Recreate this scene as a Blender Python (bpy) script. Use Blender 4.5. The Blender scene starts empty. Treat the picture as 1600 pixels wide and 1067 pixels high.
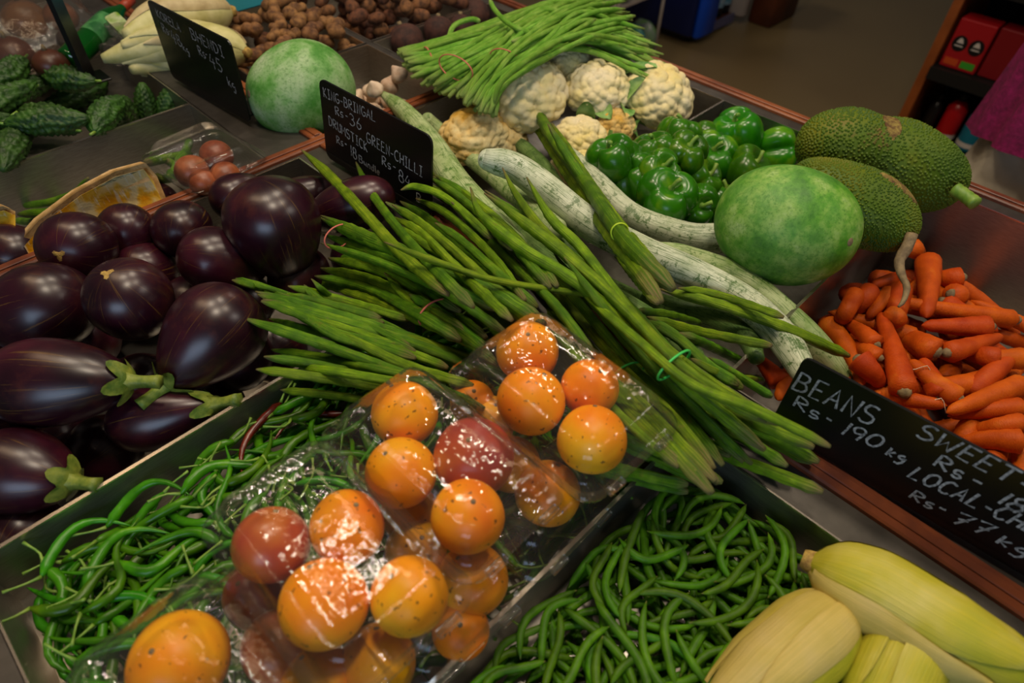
import bpy, math, random
import numpy as np
from mathutils import Matrix, Vector, Quaternion

rng = np.random.RandomState(7)
random.seed(7)
T = 0.86                                   # height of the bin rims above the floor
F, CAMH = 1030.14, 0.56
pi = math.pi

# ------------------------------------------------------------------ camera
_p, _r, _y = [math.radians(a) for a in (-43.498, -2.1357, 46.6788)]
def _rz(a): return np.array([[math.cos(a), -math.sin(a), 0], [math.sin(a), math.cos(a), 0], [0, 0, 1]])
def _rx(a): return np.array([[1, 0, 0], [0, math.cos(a), -math.sin(a)], [0, math.sin(a), math.cos(a)]])
W2C = _rz(_r) @ _rx(_p) @ _rz(_y)
C2W = W2C.T
sc = bpy.context.scene
COL = sc.collection
cam_d = bpy.data.cameras.new('camera')
cam = bpy.data.objects.new('camera', cam_d)
COL.objects.link(cam)
mw = Matrix([list(C2W[0]) + [0], list(C2W[1]) + [0], list(C2W[2]) + [T + CAMH], [0, 0, 0, 1]])
cam.matrix_world = mw
cam_d.sensor_width = 36
cam_d.lens = F * 36 / 1600
cam_d.clip_start = 0.02
cam_d.dof.use_dof = True
cam_d.dof.focus_distance = 0.80
cam_d.dof.aperture_fstop = 4.5
sc.camera = cam

# ------------------------------------------------------------------ world, light, exposure
world = bpy.data.worlds.new('shop_air'); sc.world = world
world.use_nodes = True
bg = world.node_tree.nodes['Background']
bg.inputs[0].default_value = (1.0, 0.93, 0.85, 1); bg.inputs[1].default_value = 0.055

def area(name, loc, target, sx, sy, power, col):
    d = bpy.data.lights.new(name, 'AREA'); d.shape = 'RECTANGLE'
    d.size = sx; d.size_y = sy; d.energy = power; d.color = col
    o = bpy.data.objects.new(name, d); COL.objects.link(o)
    o.location = loc
    o.rotation_euler = (Vector(target) - Vector(loc)).to_track_quat('-Z', 'Y').to_euler()
    return o
for _lx, _ly, _lw in ((0.40, 0.25, 11), (1.15, 0.20, 7), (0.45, 1.05, 7.5), (1.20, 1.15, 8.5)):
    area('ceiling_light', (_lx, _ly, 2.75), (_lx * .6 + .2, _ly * .6 + .1, T), 0.17, 0.17, _lw, (1.0, 0.84, 0.64))
area('ceiling_light', (0.05, 1.45, 2.75), (0.4, 0.5, T), 0.25, 0.9, 6, (1.0, 0.70, 0.42))
area('shop_window', (-1.7, -1.1, 1.75), (0.4, 0.3, T), 1.5, 1.0, 22, (0.55, 0.74, 1.0))
area('ceiling_light', (1.9, -1.0, 2.7), (0.6, 0.2, T), 0.5, 0.5, 8, (1.0, 0.90, 0.78))
area('added_rack_fill', (3.1, 2.2, 2.7), (3.2, 1.6, 0), 0.3, 0.3, 7, (1.0, 0.88, 0.74))  # unseen fill lamp, added to brighten the blue rack and packet stand
sc.view_settings.view_transform = 'Standard'
sc.view_settings.look = 'None'
sc.view_settings.exposure = 0.0
sc.view_settings.gamma = 1.0
sc.view_settings.use_curve_mapping = False

# ------------------------------------------------------------------ geometry helpers (rim height = z 0 until an object is linked)
def ray(x, y): return C2W @ np.array([(x - 800) / F, -(y - 533.5) / F, -1.0])
def at(x, y, z=0.0):
    d = ray(x, y); t = (z - CAMH) / d[2]
    return d * t + np.array([0, 0, CAMH])
def depth(P): return -(W2C @ (np.asarray(P) - [0, 0, CAMH]))[2]
def px2m(n, P): return n * depth(P) / F
def camdir(a, b, c):
    v = C2W @ np.array([a, b, c], float); return v / np.linalg.norm(v)

def gridf(n, m, wrap=True, off=0, flip=False):
    i = np.arange(n - 1)[:, None]; j = np.arange(m if wrap else m - 1)[None, :]
    a = i * m + j; b = i * m + (j + 1) % m
    q = np.stack([a, b, b + m, a + m], -1).reshape(-1, 4) + off
    return q[:, ::-1] if flip else q

class Geo:
    def __init__(s): s.V = []; s.F = []; s.A = []; s.n = 0
    def add(s, V, Fs, A=None):
        V = np.asarray(V, float).reshape(-1, 3)
        for f in (Fs if isinstance(Fs, list) else [Fs]):
            f = np.asarray(f)
            if f.size: s.F.append(f + s.n)
        s.V.append(V); s.A.append(np.zeros((len(V), 3)) if A is None else A); s.n += len(V)
        return s
    def merge(s, g):
        for f in g.F: s.F.append(f + s.n)
        s.V += g.V; s.A += g.A; s.n += g.n; return s
    def verts(s): return np.concatenate(s.V)
    def moved(s, R=None, t=(0, 0, 0), sc_=1.0):
        g = Geo(); V = s.verts() * sc_
        if R is not None: V = V @ np.asarray(R).T
        g.V = [V + np.asarray(t)]; g.F = list(s.F); g.A = [np.concatenate(s.A)]; g.n = s.n; return g
    def mesh(s, name, mat, smooth=True, shift=(0, 0, 0)):
        me = bpy.data.meshes.new(name)
        V = s.verts() - np.asarray(shift)
        loops = []; starts = []; tot = []; c = 0
        for f in s.F:
            k = f.shape[1]; loops.append(f.ravel()); starts.append(c + np.arange(len(f)) * k); tot.append(np.full(len(f), k)); c += f.size
        loops = np.concatenate(loops); starts = np.concatenate(starts); tot = np.concatenate(tot)
        me.vertices.add(len(V)); me.vertices.foreach_set('co', V.astype(np.float32).ravel())
        me.loops.add(len(loops)); me.loops.foreach_set('vertex_index', loops.astype(np.int32))
        me.polygons.add(len(starts)); me.polygons.foreach_set('loop_start', starts.astype(np.int32))
        try: me.polygons.foreach_set('loop_total', tot.astype(np.int32))
        except Exception: pass
        me.polygons.foreach_set('use_smooth', np.full(len(starts), smooth))
        at_ = me.attributes.new('tq', 'FLOAT_VECTOR', 'POINT')
        at_.data.foreach_set('vector', np.concatenate(s.A).astype(np.float32).ravel())
        me.update(calc_edges=True)
        if mat: me.materials.append(mat)
        return me

def unit(v):
    v = np.asarray(v, float); return v / (np.linalg.norm(v, axis=-1, keepdims=True) + 1e-12)

def frames(P):
    P = np.asarray(P, float); n = len(P)
    Tn = unit(np.gradient(P, axis=0))
    N = np.zeros((n, 3)); a = np.array([0, 0, 1.0]) if abs(Tn[0][2]) < .9 else np.array([1.0, 0, 0])
    v = unit(a - Tn[0] * (a @ Tn[0])); N[0] = v
    for i in range(1, n):
        v = N[i - 1] - Tn[i] * (N[i - 1] @ Tn[i]); N[i] = unit(v)
    return Tn, N, np.cross(Tn, N)

def tube(P, R, ns=10, mod=None, flat=None, end=True):
    """a limb along P with radius R per point; mod(t, theta) scales the radius"""
    P = np.asarray(P, float); n = len(P); R = np.broadcast_to(np.asarray(R, float), (n,))
    Tn, N, B = frames(P)
    th = np.linspace(0, 2 * pi, ns, endpoint=False)
    t = np.concatenate([[0], np.cumsum(np.linalg.norm(np.diff(P, axis=0), axis=1))]); L = t[-1]; t = t / (L + 1e-12)
    m = np.ones((n, ns)) if mod is None else mod(t[:, None], th[None, :], L)
    rr = R[:, None] * m
    fl = 1.0 if flat is None else flat
    V = P[:, None, :] + rr[..., None] * (np.cos(th)[None, :, None] * N[:, None, :] * fl + np.sin(th)[None, :, None] * B[:, None, :])
    A = np.stack([np.broadcast_to(t[:, None], (n, ns)), np.broadcast_to(np.cos(th), (n, ns)), np.broadcast_to(np.sin(th), (n, ns))], -1)
    g = Geo(); V = V.reshape(-1, 3); A = A.reshape(-1, 3)
    Fq = gridf(n, ns)
    if end:
        V = np.concatenate([V, P[:1], P[-1:]]); A = np.concatenate([A, [[0, 0, 0]], [[1, 0, 0]]])
        j = np.arange(ns); a0 = n * ns
        c0 = np.stack([np.full(ns, a0), (j + 1) % ns, j], -1)
        c1 = np.stack([np.full(ns, a0 + 1), (n - 1) * ns + j, (n - 1) * ns + (j + 1) % ns], -1)
        g.add(V, [Fq, c0, c1], A)
    else: g.add(V, Fq, A)
    return g

def blob(n, ns, L, R, shape=None, mod=None, sq=1.0):
    """closed body of revolution along z from -L/2 to L/2; shape(c) scales radius with c=-cos(phi); mod(phi,theta)->scale"""
    ph = np.linspace(0, pi, n); c = -np.cos(ph)
    r = R * np.sin(ph) ** sq
    if shape is not None: r = r * shape(c)
    th = np.linspace(0, 2 * pi, ns, endpoint=False)
    m = np.ones((n, ns)) if mod is None else mod(ph[:, None], th[None, :])
    rr = r[:, None] * m
    V = np.stack([rr * np.cos(th), rr * np.sin(th), np.broadcast_to((c * L / 2)[:, None], rr.shape)], -1)
    A = np.stack([np.broadcast_to(((c + 1) / 2)[:, None], rr.shape), np.broadcast_to(np.cos(th), rr.shape), np.broadcast_to(np.sin(th), rr.shape)], -1)
    return Geo().add(V.reshape(-1, 3), gridf(n, ns), A.reshape(-1, 3))

def box(lo, hi, bev=0.0):
    x0, y0, z0 = lo; x1, y1, z1 = hi
    if bev <= 0:
        V = np.array([(x, y, z) for z in (z0, z1) for y in (y0, y1) for x in (x0, x1)])
        Fq = np.array([(0, 2, 3, 1), (4, 5, 7, 6), (0, 1, 5, 4), (2, 6, 7, 3), (0, 4, 6, 2), (1, 3, 7, 5)])
        return Geo().add(V, Fq)
    b = min(bev, (x1 - x0) / 2.01, (y1 - y0) / 2.01, (z1 - z0) / 2.01)
    rings = []
    for z, i in ((z0, b), (z0 + b, 0), (z1 - b, 0), (z1, b)):
        a0, a1, c0, c1 = x0 + i, x1 - i, y0 + i, y1 - i; k = b if i == 0 else b * .5
        rings.append([(a0 + k, c0, z), (a1 - k, c0, z), (a1, c0 + k, z), (a1, c1 - k, z), (a1 - k, c1, z), (a0 + k, c1, z), (a0, c1 - k, z), (a0, c0 + k, z)])
    V = np.array(rings).reshape(-1, 3)
    return Geo().add(V, [gridf(4, 8), np.array([[7, 6, 5, 4, 3, 2, 1, 0]]), np.array([[24, 25, 26, 27, 28, 29, 30, 31]])])

def slab(poly, z0, z1):
    """extruded polygon (counter-clockwise xy list)"""
    n = len(poly); V = [(x, y, z0) for x, y in poly] + [(x, y, z1) for x, y in poly]
    j = np.arange(n); side = np.stack([j, (j + 1) % n, n + (j + 1) % n, n + j], -1)
    return Geo().add(np.array(V), [side, np.array([list(range(n))[::-1]]), np.array([[n + k for k in range(n)]])])

def basis(z, up=(0, 0, 1)):
    z = unit(z); x = np.cross(up, z)
    if np.linalg.norm(x) < 1e-3: x = np.cross((1, 0, 0), z)
    x = unit(x); return np.stack([x, np.cross(z, x), z], 1)

def spline(P, n):
    """Catmull-Rom through P, n points"""
    P = np.asarray(P, float)
    if len(P) == 2: P = np.array([P[0], P[0] * .67 + P[1] * .33, P[0] * .33 + P[1] * .67, P[1]])
    Q = np.concatenate([[2 * P[0] - P[1]], P, [2 * P[-1] - P[-2]]])
    d = np.concatenate([[0], np.cumsum(np.linalg.norm(np.diff(P, axis=0), axis=1))]); s = np.linspace(0, d[-1], n)
    out = []
    for v in s:
        i = min(max(np.searchsorted(d, v) - 1, 0), len(P) - 2); u = (v - d[i]) / (d[i + 1] - d[i] + 1e-12)
        a, b, c, e = Q[i:i + 4]
        out.append(.5 * (2 * b + (c - a) * u + (2 * a - 5 * b + 4 * c - e) * u * u + (3 * b - a - 3 * c + e) * u ** 3))
    return np.array(out)

# ------------------------------------------------------------------ linking
def tagit(o, label=None, cat=None, group=None, kind=None):
    if label: o['label'] = label
    if cat: o['category'] = cat
    if group: o['group'] = group
    if kind: o['kind'] = kind
    return o

def thing(name, label, cat, parts, group=None, kind=None):
    """parts: (name, Geo, material[, smooth[, label[, subparts]]]); one part named None makes the thing itself the mesh"""
    allv = np.concatenate([p[1].verts() for p in parts])
    base = np.array([(allv[:, 0].min() + allv[:, 0].max()) / 2, (allv[:, 1].min() + allv[:, 1].max()) / 2, allv[:, 2].min()])
    def ob(p, nm, parent):
        o = bpy.data.objects.new(nm, p[1].mesh(nm, p[2], p[3] if len(p) > 3 else True, base)); COL.objects.link(o)
        if parent: o.parent = parent
        if len(p) > 4 and p[4]: o['kind' if p[4] == 'stuff' else 'label'] = p[4]
        if len(p) > 5:
            for q in p[5]: ob(q, q[0], o)
        return o
    if len(parts) == 1 and parts[0][0] is None: root = ob(parts[0], name, None)
    else:
        root = bpy.data.objects.new(name, None); root.empty_display_size = .02; COL.objects.link(root)
        for p in parts: ob(p, p[0], root)
    root.location = base + np.array([0, 0, T])
    return tagit(root, label, cat, group, kind)

def struct(name, g, mat, smooth=False):
    o = bpy.data.objects.new(name, g.mesh(name, mat, smooth)); COL.objects.link(o); o.location = (0, 0, T); o['kind'] = 'structure'; return o

def dup(root):
    r = root.copy(); COL.objects.link(r)
    for ch in list(root.children):
        c = ch.copy(); COL.objects.link(c); c.parent = r
    return r

# ------------------------------------------------------------------ materials
def lin(h):
    if isinstance(h, str):
        h = h.lstrip('#'); v = [int(h[i:i + 2], 16) / 255 for i in (0, 2, 4)]
    else: v = h
    return tuple((c / 12.92 if c <= .04045 else ((c + .055) / 1.055) ** 2.4) for c in v) + (1,)

class NM:
    def __init__(s, name):
        s.m = bpy.data.materials.new(name); s.m.use_nodes = True; s.nt = s.m.node_tree; s.N = s.nt.nodes; s.L = s.nt.links
        s.bsdf = s.N['Principled BSDF']; s.out = s.N['Material Output']; s.tc = None
    def n(s, t, **k):
        x = s.N.new(t)
        for a, b in k.items(): setattr(x, a, b)
        return x
    def link(s, a, b): s.L.new(a, b)
    def coord(s, kind='Object', scale=(1, 1, 1), rnd=True):
        tc = s.n('ShaderNodeTexCoord'); mp = s.n('ShaderNodeMapping'); mp.inputs['Scale'].default_value = scale
        s.link(tc.outputs[kind], mp.inputs['Vector'])
        if rnd:
            oi = s.n('ShaderNodeObjectInfo'); ml = s.n('ShaderNodeMath', operation='MULTIPLY'); ml.inputs[1].default_value = 37.0
            s.link(oi.outputs['Random'], ml.inputs[0]); s.link(ml.outputs[0], mp.inputs['Location'])
        return mp.outputs[0]
    def attr(s, comp=0):
        a = s.n('ShaderNodeAttribute', attribute_name='tq'); x = s.n('ShaderNodeSeparateXYZ'); s.link(a.outputs['Vector'], x.inputs[0]); return x.outputs[comp]
    def noise(s, vec, scale, detail=3, rough=.55, dist=0.0):
        x = s.n('ShaderNodeTexNoise'); x.inputs['Scale'].default_value = scale; x.inputs['Detail'].default_value = detail
        x.inputs['Roughness'].default_value = rough; x.inputs['Distortion'].default_value = dist
        s.link(vec, x.inputs['Vector']); return x.outputs['Fac']
    def ramp(s, fac, stops):
        x = s.n('ShaderNodeValToRGB'); e = x.color_ramp.elements
        while len(e) < len(stops): e.new(.5)
        for k, (p, c) in enumerate(stops): e[k].position = p; e[k].color = lin(c) if not isinstance(c, (int, float)) else (c, c, c, 1)
        s.link(fac, x.inputs[0]); return x.outputs[0]
    def mix(s, fac, a, b, mode='MIX'):
        x = s.n('ShaderNodeMix', data_type='RGBA', blend_type=mode)
        for i, v in ((0, fac), (6, a), (7, b)):
            if isinstance(v, (int, float)): x.inputs[i].default_value = v
            elif isinstance(v, (str, tuple)): x.inputs[i].default_value = lin(v)
            else: s.link(v, x.inputs[i])
        return x.outputs[2]
    def math(s, op, a, b=0.0):
        x = s.n('ShaderNodeMath', operation=op)
        for i, v in ((0, a), (1, b)):
            if isinstance(v, (int, float)): x.inputs[i].default_value = v
            else: s.link(v, x.inputs[i])
        return x.outputs[0]
    def bump(s, h, strength=.3, dist=.001):
        x = s.n('ShaderNodeBump'); x.inputs['Strength'].default_value = strength; x.inputs['Distance'].default_value = dist
        s.link(h, x.inputs['Height']); s.link(x.outputs[0], s.bsdf.inputs['Normal']); return x
    def hsv(s, col, amount=.1, hue=.01):
        oi = s.n('ShaderNodeObjectInfo'); h = s.n('ShaderNodeHueSaturation')
        v = s.math('MULTIPLY_ADD', oi.outputs['Random'], amount * 2); v.node.inputs[2].default_value = 1 - amount
        s.link(v, h.inputs['Value'])
        w = s.math('MULTIPLY_ADD', oi.outputs['Random'], hue * 2); w.node.inputs[2].default_value = .5 - hue
        s.link(w, h.inputs['Hue']); s.link(col, h.inputs['Color']); return h.outputs[0]
    def set(s, col=None, rough=None, metal=None, spec=None, sss=None, coat=None, sheen=None):
        b = s.bsdf.inputs
        for k, v in (('Base Color', col), ('Roughness', rough), ('Metallic', metal), ('Specular IOR Level', spec), ('Subsurface Weight', sss), ('Coat Weight', coat), ('Sheen Weight', sheen)):
            if v is None: continue
            if isinstance(v, (int, float)): b[k].default_value = v
            elif isinstance(v, (str, tuple)): b[k].default_value = lin(v)
            else: s.link(v, b[k])
        return s.m

def simple(name, c1, c2=None, scale=40, rough=.5, metal=0, spec=.5, bump=0, bscale=None, var=.08, hue=.005, stretch=(1, 1, 1), lo=.35, hi=.65, dist=0.0, coat=None):
    m = NM(name); v = m.coord(scale=stretch)
    if c2:
        col = m.ramp(m.noise(v, scale, dist=dist), [(lo, c1), (hi, c2)]); col = m.hsv(col, var, hue)
    else: col = c1
    if bump: m.bump(m.noise(v, bscale or scale * 3), bump, .002)
    return m.set(col, rough, metal, spec, coat=coat)

STEEL = simple('brushed_steel', '#a29c92', '#b4aea4', 60, .36, .95, .5, .04, 900, var=.03, stretch=(1, 1, 12))
STEELD = simple('steel_deck', '#55514c', '#68635d', 25, .45, .80, .5, .05, 600, var=.02)
RIM = simple('polished_rim', '#d8ccbc', None, 60, .25, .95)
WOOD = NM('varnished_wood')
_v = WOOD.coord(scale=(1, 1, 1), rnd=False)
_n = WOOD.noise(WOOD.coord(scale=(1, 1, 1), rnd=False), 9, 4, .6, .3)
WOOD = WOOD.set(WOOD.ramp(_n, [(.3, '#54281a'), (.5, '#7c4022'), (.7, '#94542e')]), .4)
BLACK = simple('black_board', '#060606', '#0b0a0a', 20, .33, 0, .4, .03, 200, var=.0)
m = NM('chalk'); CHALK = m.set(m.ramp(m.noise(m.coord(), 350, 4), [(.3, '#5a5a5a'), (.6, '#a9a9a7'), (.8, '#cfcfcb')]), .9, spec=.1)

def stick_mat(name, dark, mid, light, tip, rscale=1.0, rough=.5):
    m = NM(name); t = m.attr(0)
    v = m.coord()
    a_ = m.n('ShaderNodeAttribute', attribute_name='tq'); mp_ = m.n('ShaderNodeMapping'); mp_.inputs['Scale'].default_value = (2.2, 5, 5); m.link(a_.outputs['Vector'], mp_.inputs['Vector']); ln = m.noise(mp_.outputs[0], 1.6, 4, .7)
    c = m.ramp(m.noise(v, 45 * rscale, 4), [(.3, dark), (.5, mid), (.72, light)])
    c = m.hsv(c, .16, .012)
    fine = m.noise(v, 260, 4, .7)
    c = m.mix(m.ramp(fine, [(.60, 0.0), (.74, .55)]), c, tip)
    edge = m.math('ABSOLUTE', m.math('SUBTRACT', t, .5))
    e2 = m.math('ADD', edge, m.math('MULTIPLY', m.noise(v, 30), .08))
    c = m.mix(m.ramp(e2, [(.46, 0.0), (.535, 1.0)]), c, tip)
    c = m.mix(m.ramp(ln, [(.42, .95), (.53, 0.0)]), c, dark)
    c = m.mix(m.ramp(m.noise(v, 70, 5, .7), [(.60, 0.0), (.72, .5)]), c, '#7a6a2c')
    m.bump(m.math('ADD', m.noise(v, 300, 3), m.math('MULTIPLY', ln, 3.0)), .6, .0012)
    return m.set(c, rough, spec=.25)
DRUM = stick_mat('drumstick_pod', '#4c6c08', '#75980e', '#98b420', '#8a7050')
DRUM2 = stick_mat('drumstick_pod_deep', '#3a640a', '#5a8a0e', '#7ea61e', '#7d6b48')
LONGB = stick_mat('yardlong_bean', '#5a9020', '#80b23a', '#a8cc60', '#a8b868')

m = NM('green_bean'); v = m.coord(); t = m.attr(0)
c = m.hsv(m.ramp(m.noise(v, 60), [(.3, '#345c08'), (.6, '#4e7e0a'), (.8, '#6a9a12')]), .22, .015)
c = m.mix(m.ramp(m.math('ABSOLUTE', m.math('SUBTRACT', t, .5)), [(.465, 0.0), (.5, 1.0)]), c, '#8c8a4c')
seam = m.ramp(m.math('ABSOLUTE', m.attr(2)), [(.0, .45), (.12, 0.0)])
c = m.mix(seam, c, '#1c3a08'); m.bump(m.noise(v, 120), .2, .001)
BEAN = m.set(c, .5, spec=.25)
m = NM('green_chilli'); v = m.coord()
c = m.hsv(m.ramp(m.noise(v, 40), [(.3, '#2a5c05'), (.6, '#44820a'), (.8, '#6c9c12')]), .28, .02)
m.bump(m.noise(v, 160), .25, .001); CHILI = m.set(c, .32, spec=.35)
CHILIR = simple('red_chilli', '#44100a', '#6a1a10', 60, .25)
STEMG = simple('green_stem', '#5f8a2a', '#86a640', 80, .5)
STEMB = simple('dry_stem', '#6b5b40', '#8d7a56', 120, .8, bump=.4)
m = NM('eggplant_skin'); v = m.coord()
c = m.ramp(m.noise(v, 14, 3), [(.3, '#19050f'), (.55, '#2c0a18'), (.8, '#481424')])
a = m.n('ShaderNodeAttribute', attribute_name='tq'); mpe = m.n('ShaderNodeMapping'); mpe.inputs['Scale'].default_value = (.9, 13, 13)
oi = m.n('ShaderNodeObjectInfo'); m.link(m.math('MULTIPLY', oi.outputs['Random'], 23.0), mpe.inputs['Location']); m.link(a.outputs['Vector'], mpe.inputs['Vector']); st = m.noise(mpe.outputs[0], 1.5, 5, .7)
c = m.mix(m.ramp(st, [(.60, 0.0), (.66, .55)]), c, '#7a5a20')
c = m.mix(m.ramp(m.noise(v, 24, 4, .7), [(.52, 0.0), (.8, .5)]), c, '#5a2a1c')
m.bump(m.noise(v, 22, 2), .10, .003)
EGG = m.set(c, .31, spec=.55)
CALYX = simple('calyx_green', '#4d6a1c', '#8a9636', 70, .55, bump=.4)
SCAR = simple('tan_scar', '#8a6a34', '#c0a050', 160, .8, bump=.5)
def gourd_mat(name, stops, rough=.5, sc1=30, streak=False, wax='#b4c4a0', waxa=.5, speck='#35701c'):
    m = NM(name); v = m.coord()
    n1 = m.noise(v, sc1, 6, .65)
    c = m.ramp(n1, stops)
    if streak:
        a = m.n('ShaderNodeAttribute', attribute_name='tq'); mp = m.n('ShaderNodeMapping'); mp.inputs['Scale'].default_value = (3.5, 4, 4)
        oi = m.n('ShaderNodeObjectInfo'); ml = m.math('MULTIPLY', oi.outputs['Random'], 19.0); m.link(ml, mp.inputs['Location'])
        m.link(a.outputs['Vector'], mp.inputs['Vector'])
        n2 = m.noise(mp.outputs[0], 3.2, 6, .75, .4)
        c = m.mix(m.ramp(n2, [(.53, 0.0), (.57, .85)]), c, streak)
        n3 = m.noise(v, 48, 7, .85); c = m.mix(m.ramp(n3, [(.54, 0.0), (.585, .9)]), c, streak)
    c = m.mix(m.ramp(m.noise(v, 11, 5, .6), [(.45, 0.0), (.8, waxa * .6)]), c, wax)
    if not streak: c = m.mix(m.ramp(m.noise(v, 210, 5, .8), [(.50, 0.0), (.62, .55)]), c, speck)
    m.bump(m.noise(v, 200, 4), .15, .001)
    return m.set(c, rough, spec=.3)
ASHG = gourd_mat('ash_gourd_skin', [(.34, '#357416'), (.48, '#549424'), (.60, '#82ac48'), (.74, '#a8c47c')], .5, 28, waxa=.45)
ASHL = gourd_mat('pale_ash_gourd_skin', [(.34, '#46862e'), (.46, '#6ba050'), (.60, '#93b47c'), (.76, '#b4c8a0')], .55, 22, waxa=.6)
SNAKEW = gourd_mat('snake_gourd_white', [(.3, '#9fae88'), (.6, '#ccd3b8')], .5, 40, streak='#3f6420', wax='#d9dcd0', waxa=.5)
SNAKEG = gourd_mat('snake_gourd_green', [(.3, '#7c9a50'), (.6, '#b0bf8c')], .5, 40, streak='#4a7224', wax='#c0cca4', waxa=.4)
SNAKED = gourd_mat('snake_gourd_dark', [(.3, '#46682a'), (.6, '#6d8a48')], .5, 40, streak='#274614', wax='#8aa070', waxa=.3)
m = NM('capsicum_skin'); v = m.coord()
c = m.hsv(m.ramp(m.noise(v, 22), [(.3, '#1a5204'), (.55, '#317206'), (.8, '#7ca018')]), .2, .015)
m.bump(m.noise(v, 50), .1, .002); CAPS = m.set(c, .24, spec=.5)
m = NM('cauliflower_curd'); v = m.coord()
c = m.ramp(m.noise(v, 18), [(.35, '#efe2bc'), (.7, '#efdc8c')]); c = m.mix(m.ramp(m.noise(v, 90, 4), [(.6, 0.0), (.78, .35)]), c, '#b08a4c')
m.bump(m.noise(v, 420, 4, .7), .8, .002); CAULI = m.set(c, .75, spec=.2)
m = NM('cauliflower_curd_yellow'); v = m.coord()
c = m.ramp(m.noise(v, 20), [(.35, '#e8d8a4'), (.65, '#e2b048')]); c = m.mix(m.ramp(m.noise(v, 120, 4), [(.58, 0.0), (.75, .45)]), c, '#8a6020')
m.bump(m.noise(v, 420, 4, .7), .8, .002); CAULY = m.set(c, .75, spec=.2)
LEAF = simple('leaf_green', '#4a8430', '#9cc070', 40, .55, bump=.3, bscale=120)
m = NM('jackfruit_skin'); v = m.coord()
c = m.ramp(m.noise(v, 9, 4), [(.3, '#33500a'), (.52, '#4e660c'), (.75, '#7e7612')])
c = m.mix(m.ramp(m.noise(v, 12, 5, .65), [(.60, 0.0), (.70, .75)]), c, '#7a5228'); m.bump(m.noise(v, 500), .3, .001)
JACK = m.set(c, .55, spec=.3)
m = NM('carrot_skin'); v = m.coord(); t = m.attr(0)
c = m.hsv(m.ramp(m.noise(v, 35), [(.3, '#aa3e08'), (.6, '#c6540e'), (.8, '#d06c1c')]), .14, .008)
c = m.mix(m.ramp(m.noise(v, 120, 4), [(.66, 0.0), (.8, .4)]), c, '#8a4818')
mp = m.coord(scale=(1, 1, 1)); w = m.n('ShaderNodeTexNoise'); w.inputs['Scale'].default_value = 5; w.inputs['Detail'].default_value = 4
a = m.n('ShaderNodeAttribute', attribute_name='tq'); mpp = m.n('ShaderNodeMapping'); mpp.inputs['Scale'].default_value = (26, .7, .7); m.link(a.outputs['Vector'], mpp.inputs['Vector']); m.link(mpp.outputs[0], w.inputs['Vector'])
m.bump(w.outputs['Fac'], .35, .002); c = m.mix(m.ramp(w.outputs['Fac'], [(.62, 0.0), (.72, .4)]), c, '#93360e')
CARROT = m.set(c, .52, spec=.2)
KAREL = simple('bitter_gourd_skin', '#1a3a0c', '#355e16', 60, .55, bump=.5, bscale=220, var=.15)
POTATO = simple('taro_skin', '#3f2413', '#7a4c2c', 90, .85, bump=.6, bscale=200, var=.25, hue=.01)
GINGER = simple('ginger_skin', '#54341c', '#93683c', 70, .8, bump=.4, bscale=200, var=.15)
BEET = simple('beet_skin', '#2c1510', '#4c2a20', 60, .8, bump=.4, var=.15)
GARLIC = simple('garlic_skin', '#c4a184', '#e2cbb4', 60, .6, bump=.3, var=.08)
m = NM('husk'); a = m.n('ShaderNodeAttribute', attribute_name='tq'); mp = m.n('ShaderNodeMapping'); mp.inputs['Scale'].default_value = (1.2, 22, 22); m.link(a.outputs['Vector'], mp.inputs['Vector'])
n2 = m.noise(mp.outputs[0], 1.3, 4, .6); v = m.coord()
c = m.ramp(m.noise(v, 16, 3), [(.3, '#a6a81c'), (.5, '#c0b430'), (.7, '#d2c468')])
c = m.mix(m.ramp(n2, [(.4, .30), (.62, 0.0)]), c, '#8f9a2e'); m.bump(n2, .5, .002)
HUSK = m.set(c, .45, spec=.35, sss=0.0)
m = NM('husk_outer'); a = m.n('ShaderNodeAttribute', attribute_name='tq'); mp = m.n('ShaderNodeMapping'); mp.inputs['Scale'].default_value = (1.2, 26, 26); m.link(a.outputs['Vector'], mp.inputs['Vector'])
n2 = m.noise(mp.outputs[0], 1.3, 4, .6); v = m.coord()
c = m.ramp(m.noise(v, 12, 3), [(.3, '#b8a43c'), (.55, '#d0b866'), (.75, '#d8c084')])
c = m.mix(m.ramp(n2, [(.4, .25), (.62, 0.0)]), c, '#9a9440'); m.bump(n2, .5, .002); HUSKO = m.set(c, .5, spec=.3)
m = NM('orange_fruit_skin'); v = m.coord()
c = m.hsv(m.ramp(m.noise(v, 14, 3), [(.32, '#f8b60c'), (.5, '#f79a06'), (.70, '#ea7408')]), .05, .012)
c = m.mix(m.ramp(m.noise(v, 10, 4, .6), [(.64, 0.0), (.80, .6)]), c, '#b0442a')
c = m.mix(m.ramp(m.noise(v, 170, 2, .5), [(.665, 0.0), (.70, .8)]), c, '#5a3414')
ORANGE = m.set(c, .38, spec=.3)
m = NM('purple_red_fruit_skin'); v = m.coord()
c = m.ramp(m.noise(v, 12, 3), [(.3, '#d07c26'), (.48, '#ac482c'), (.68, '#8e3a44')])
REDF = m.set(c, .3, spec=.45)
TOMB = simple('brown_red_fruit', '#6a2c16', '#9c5432', 40, .4, var=.1)
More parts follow.
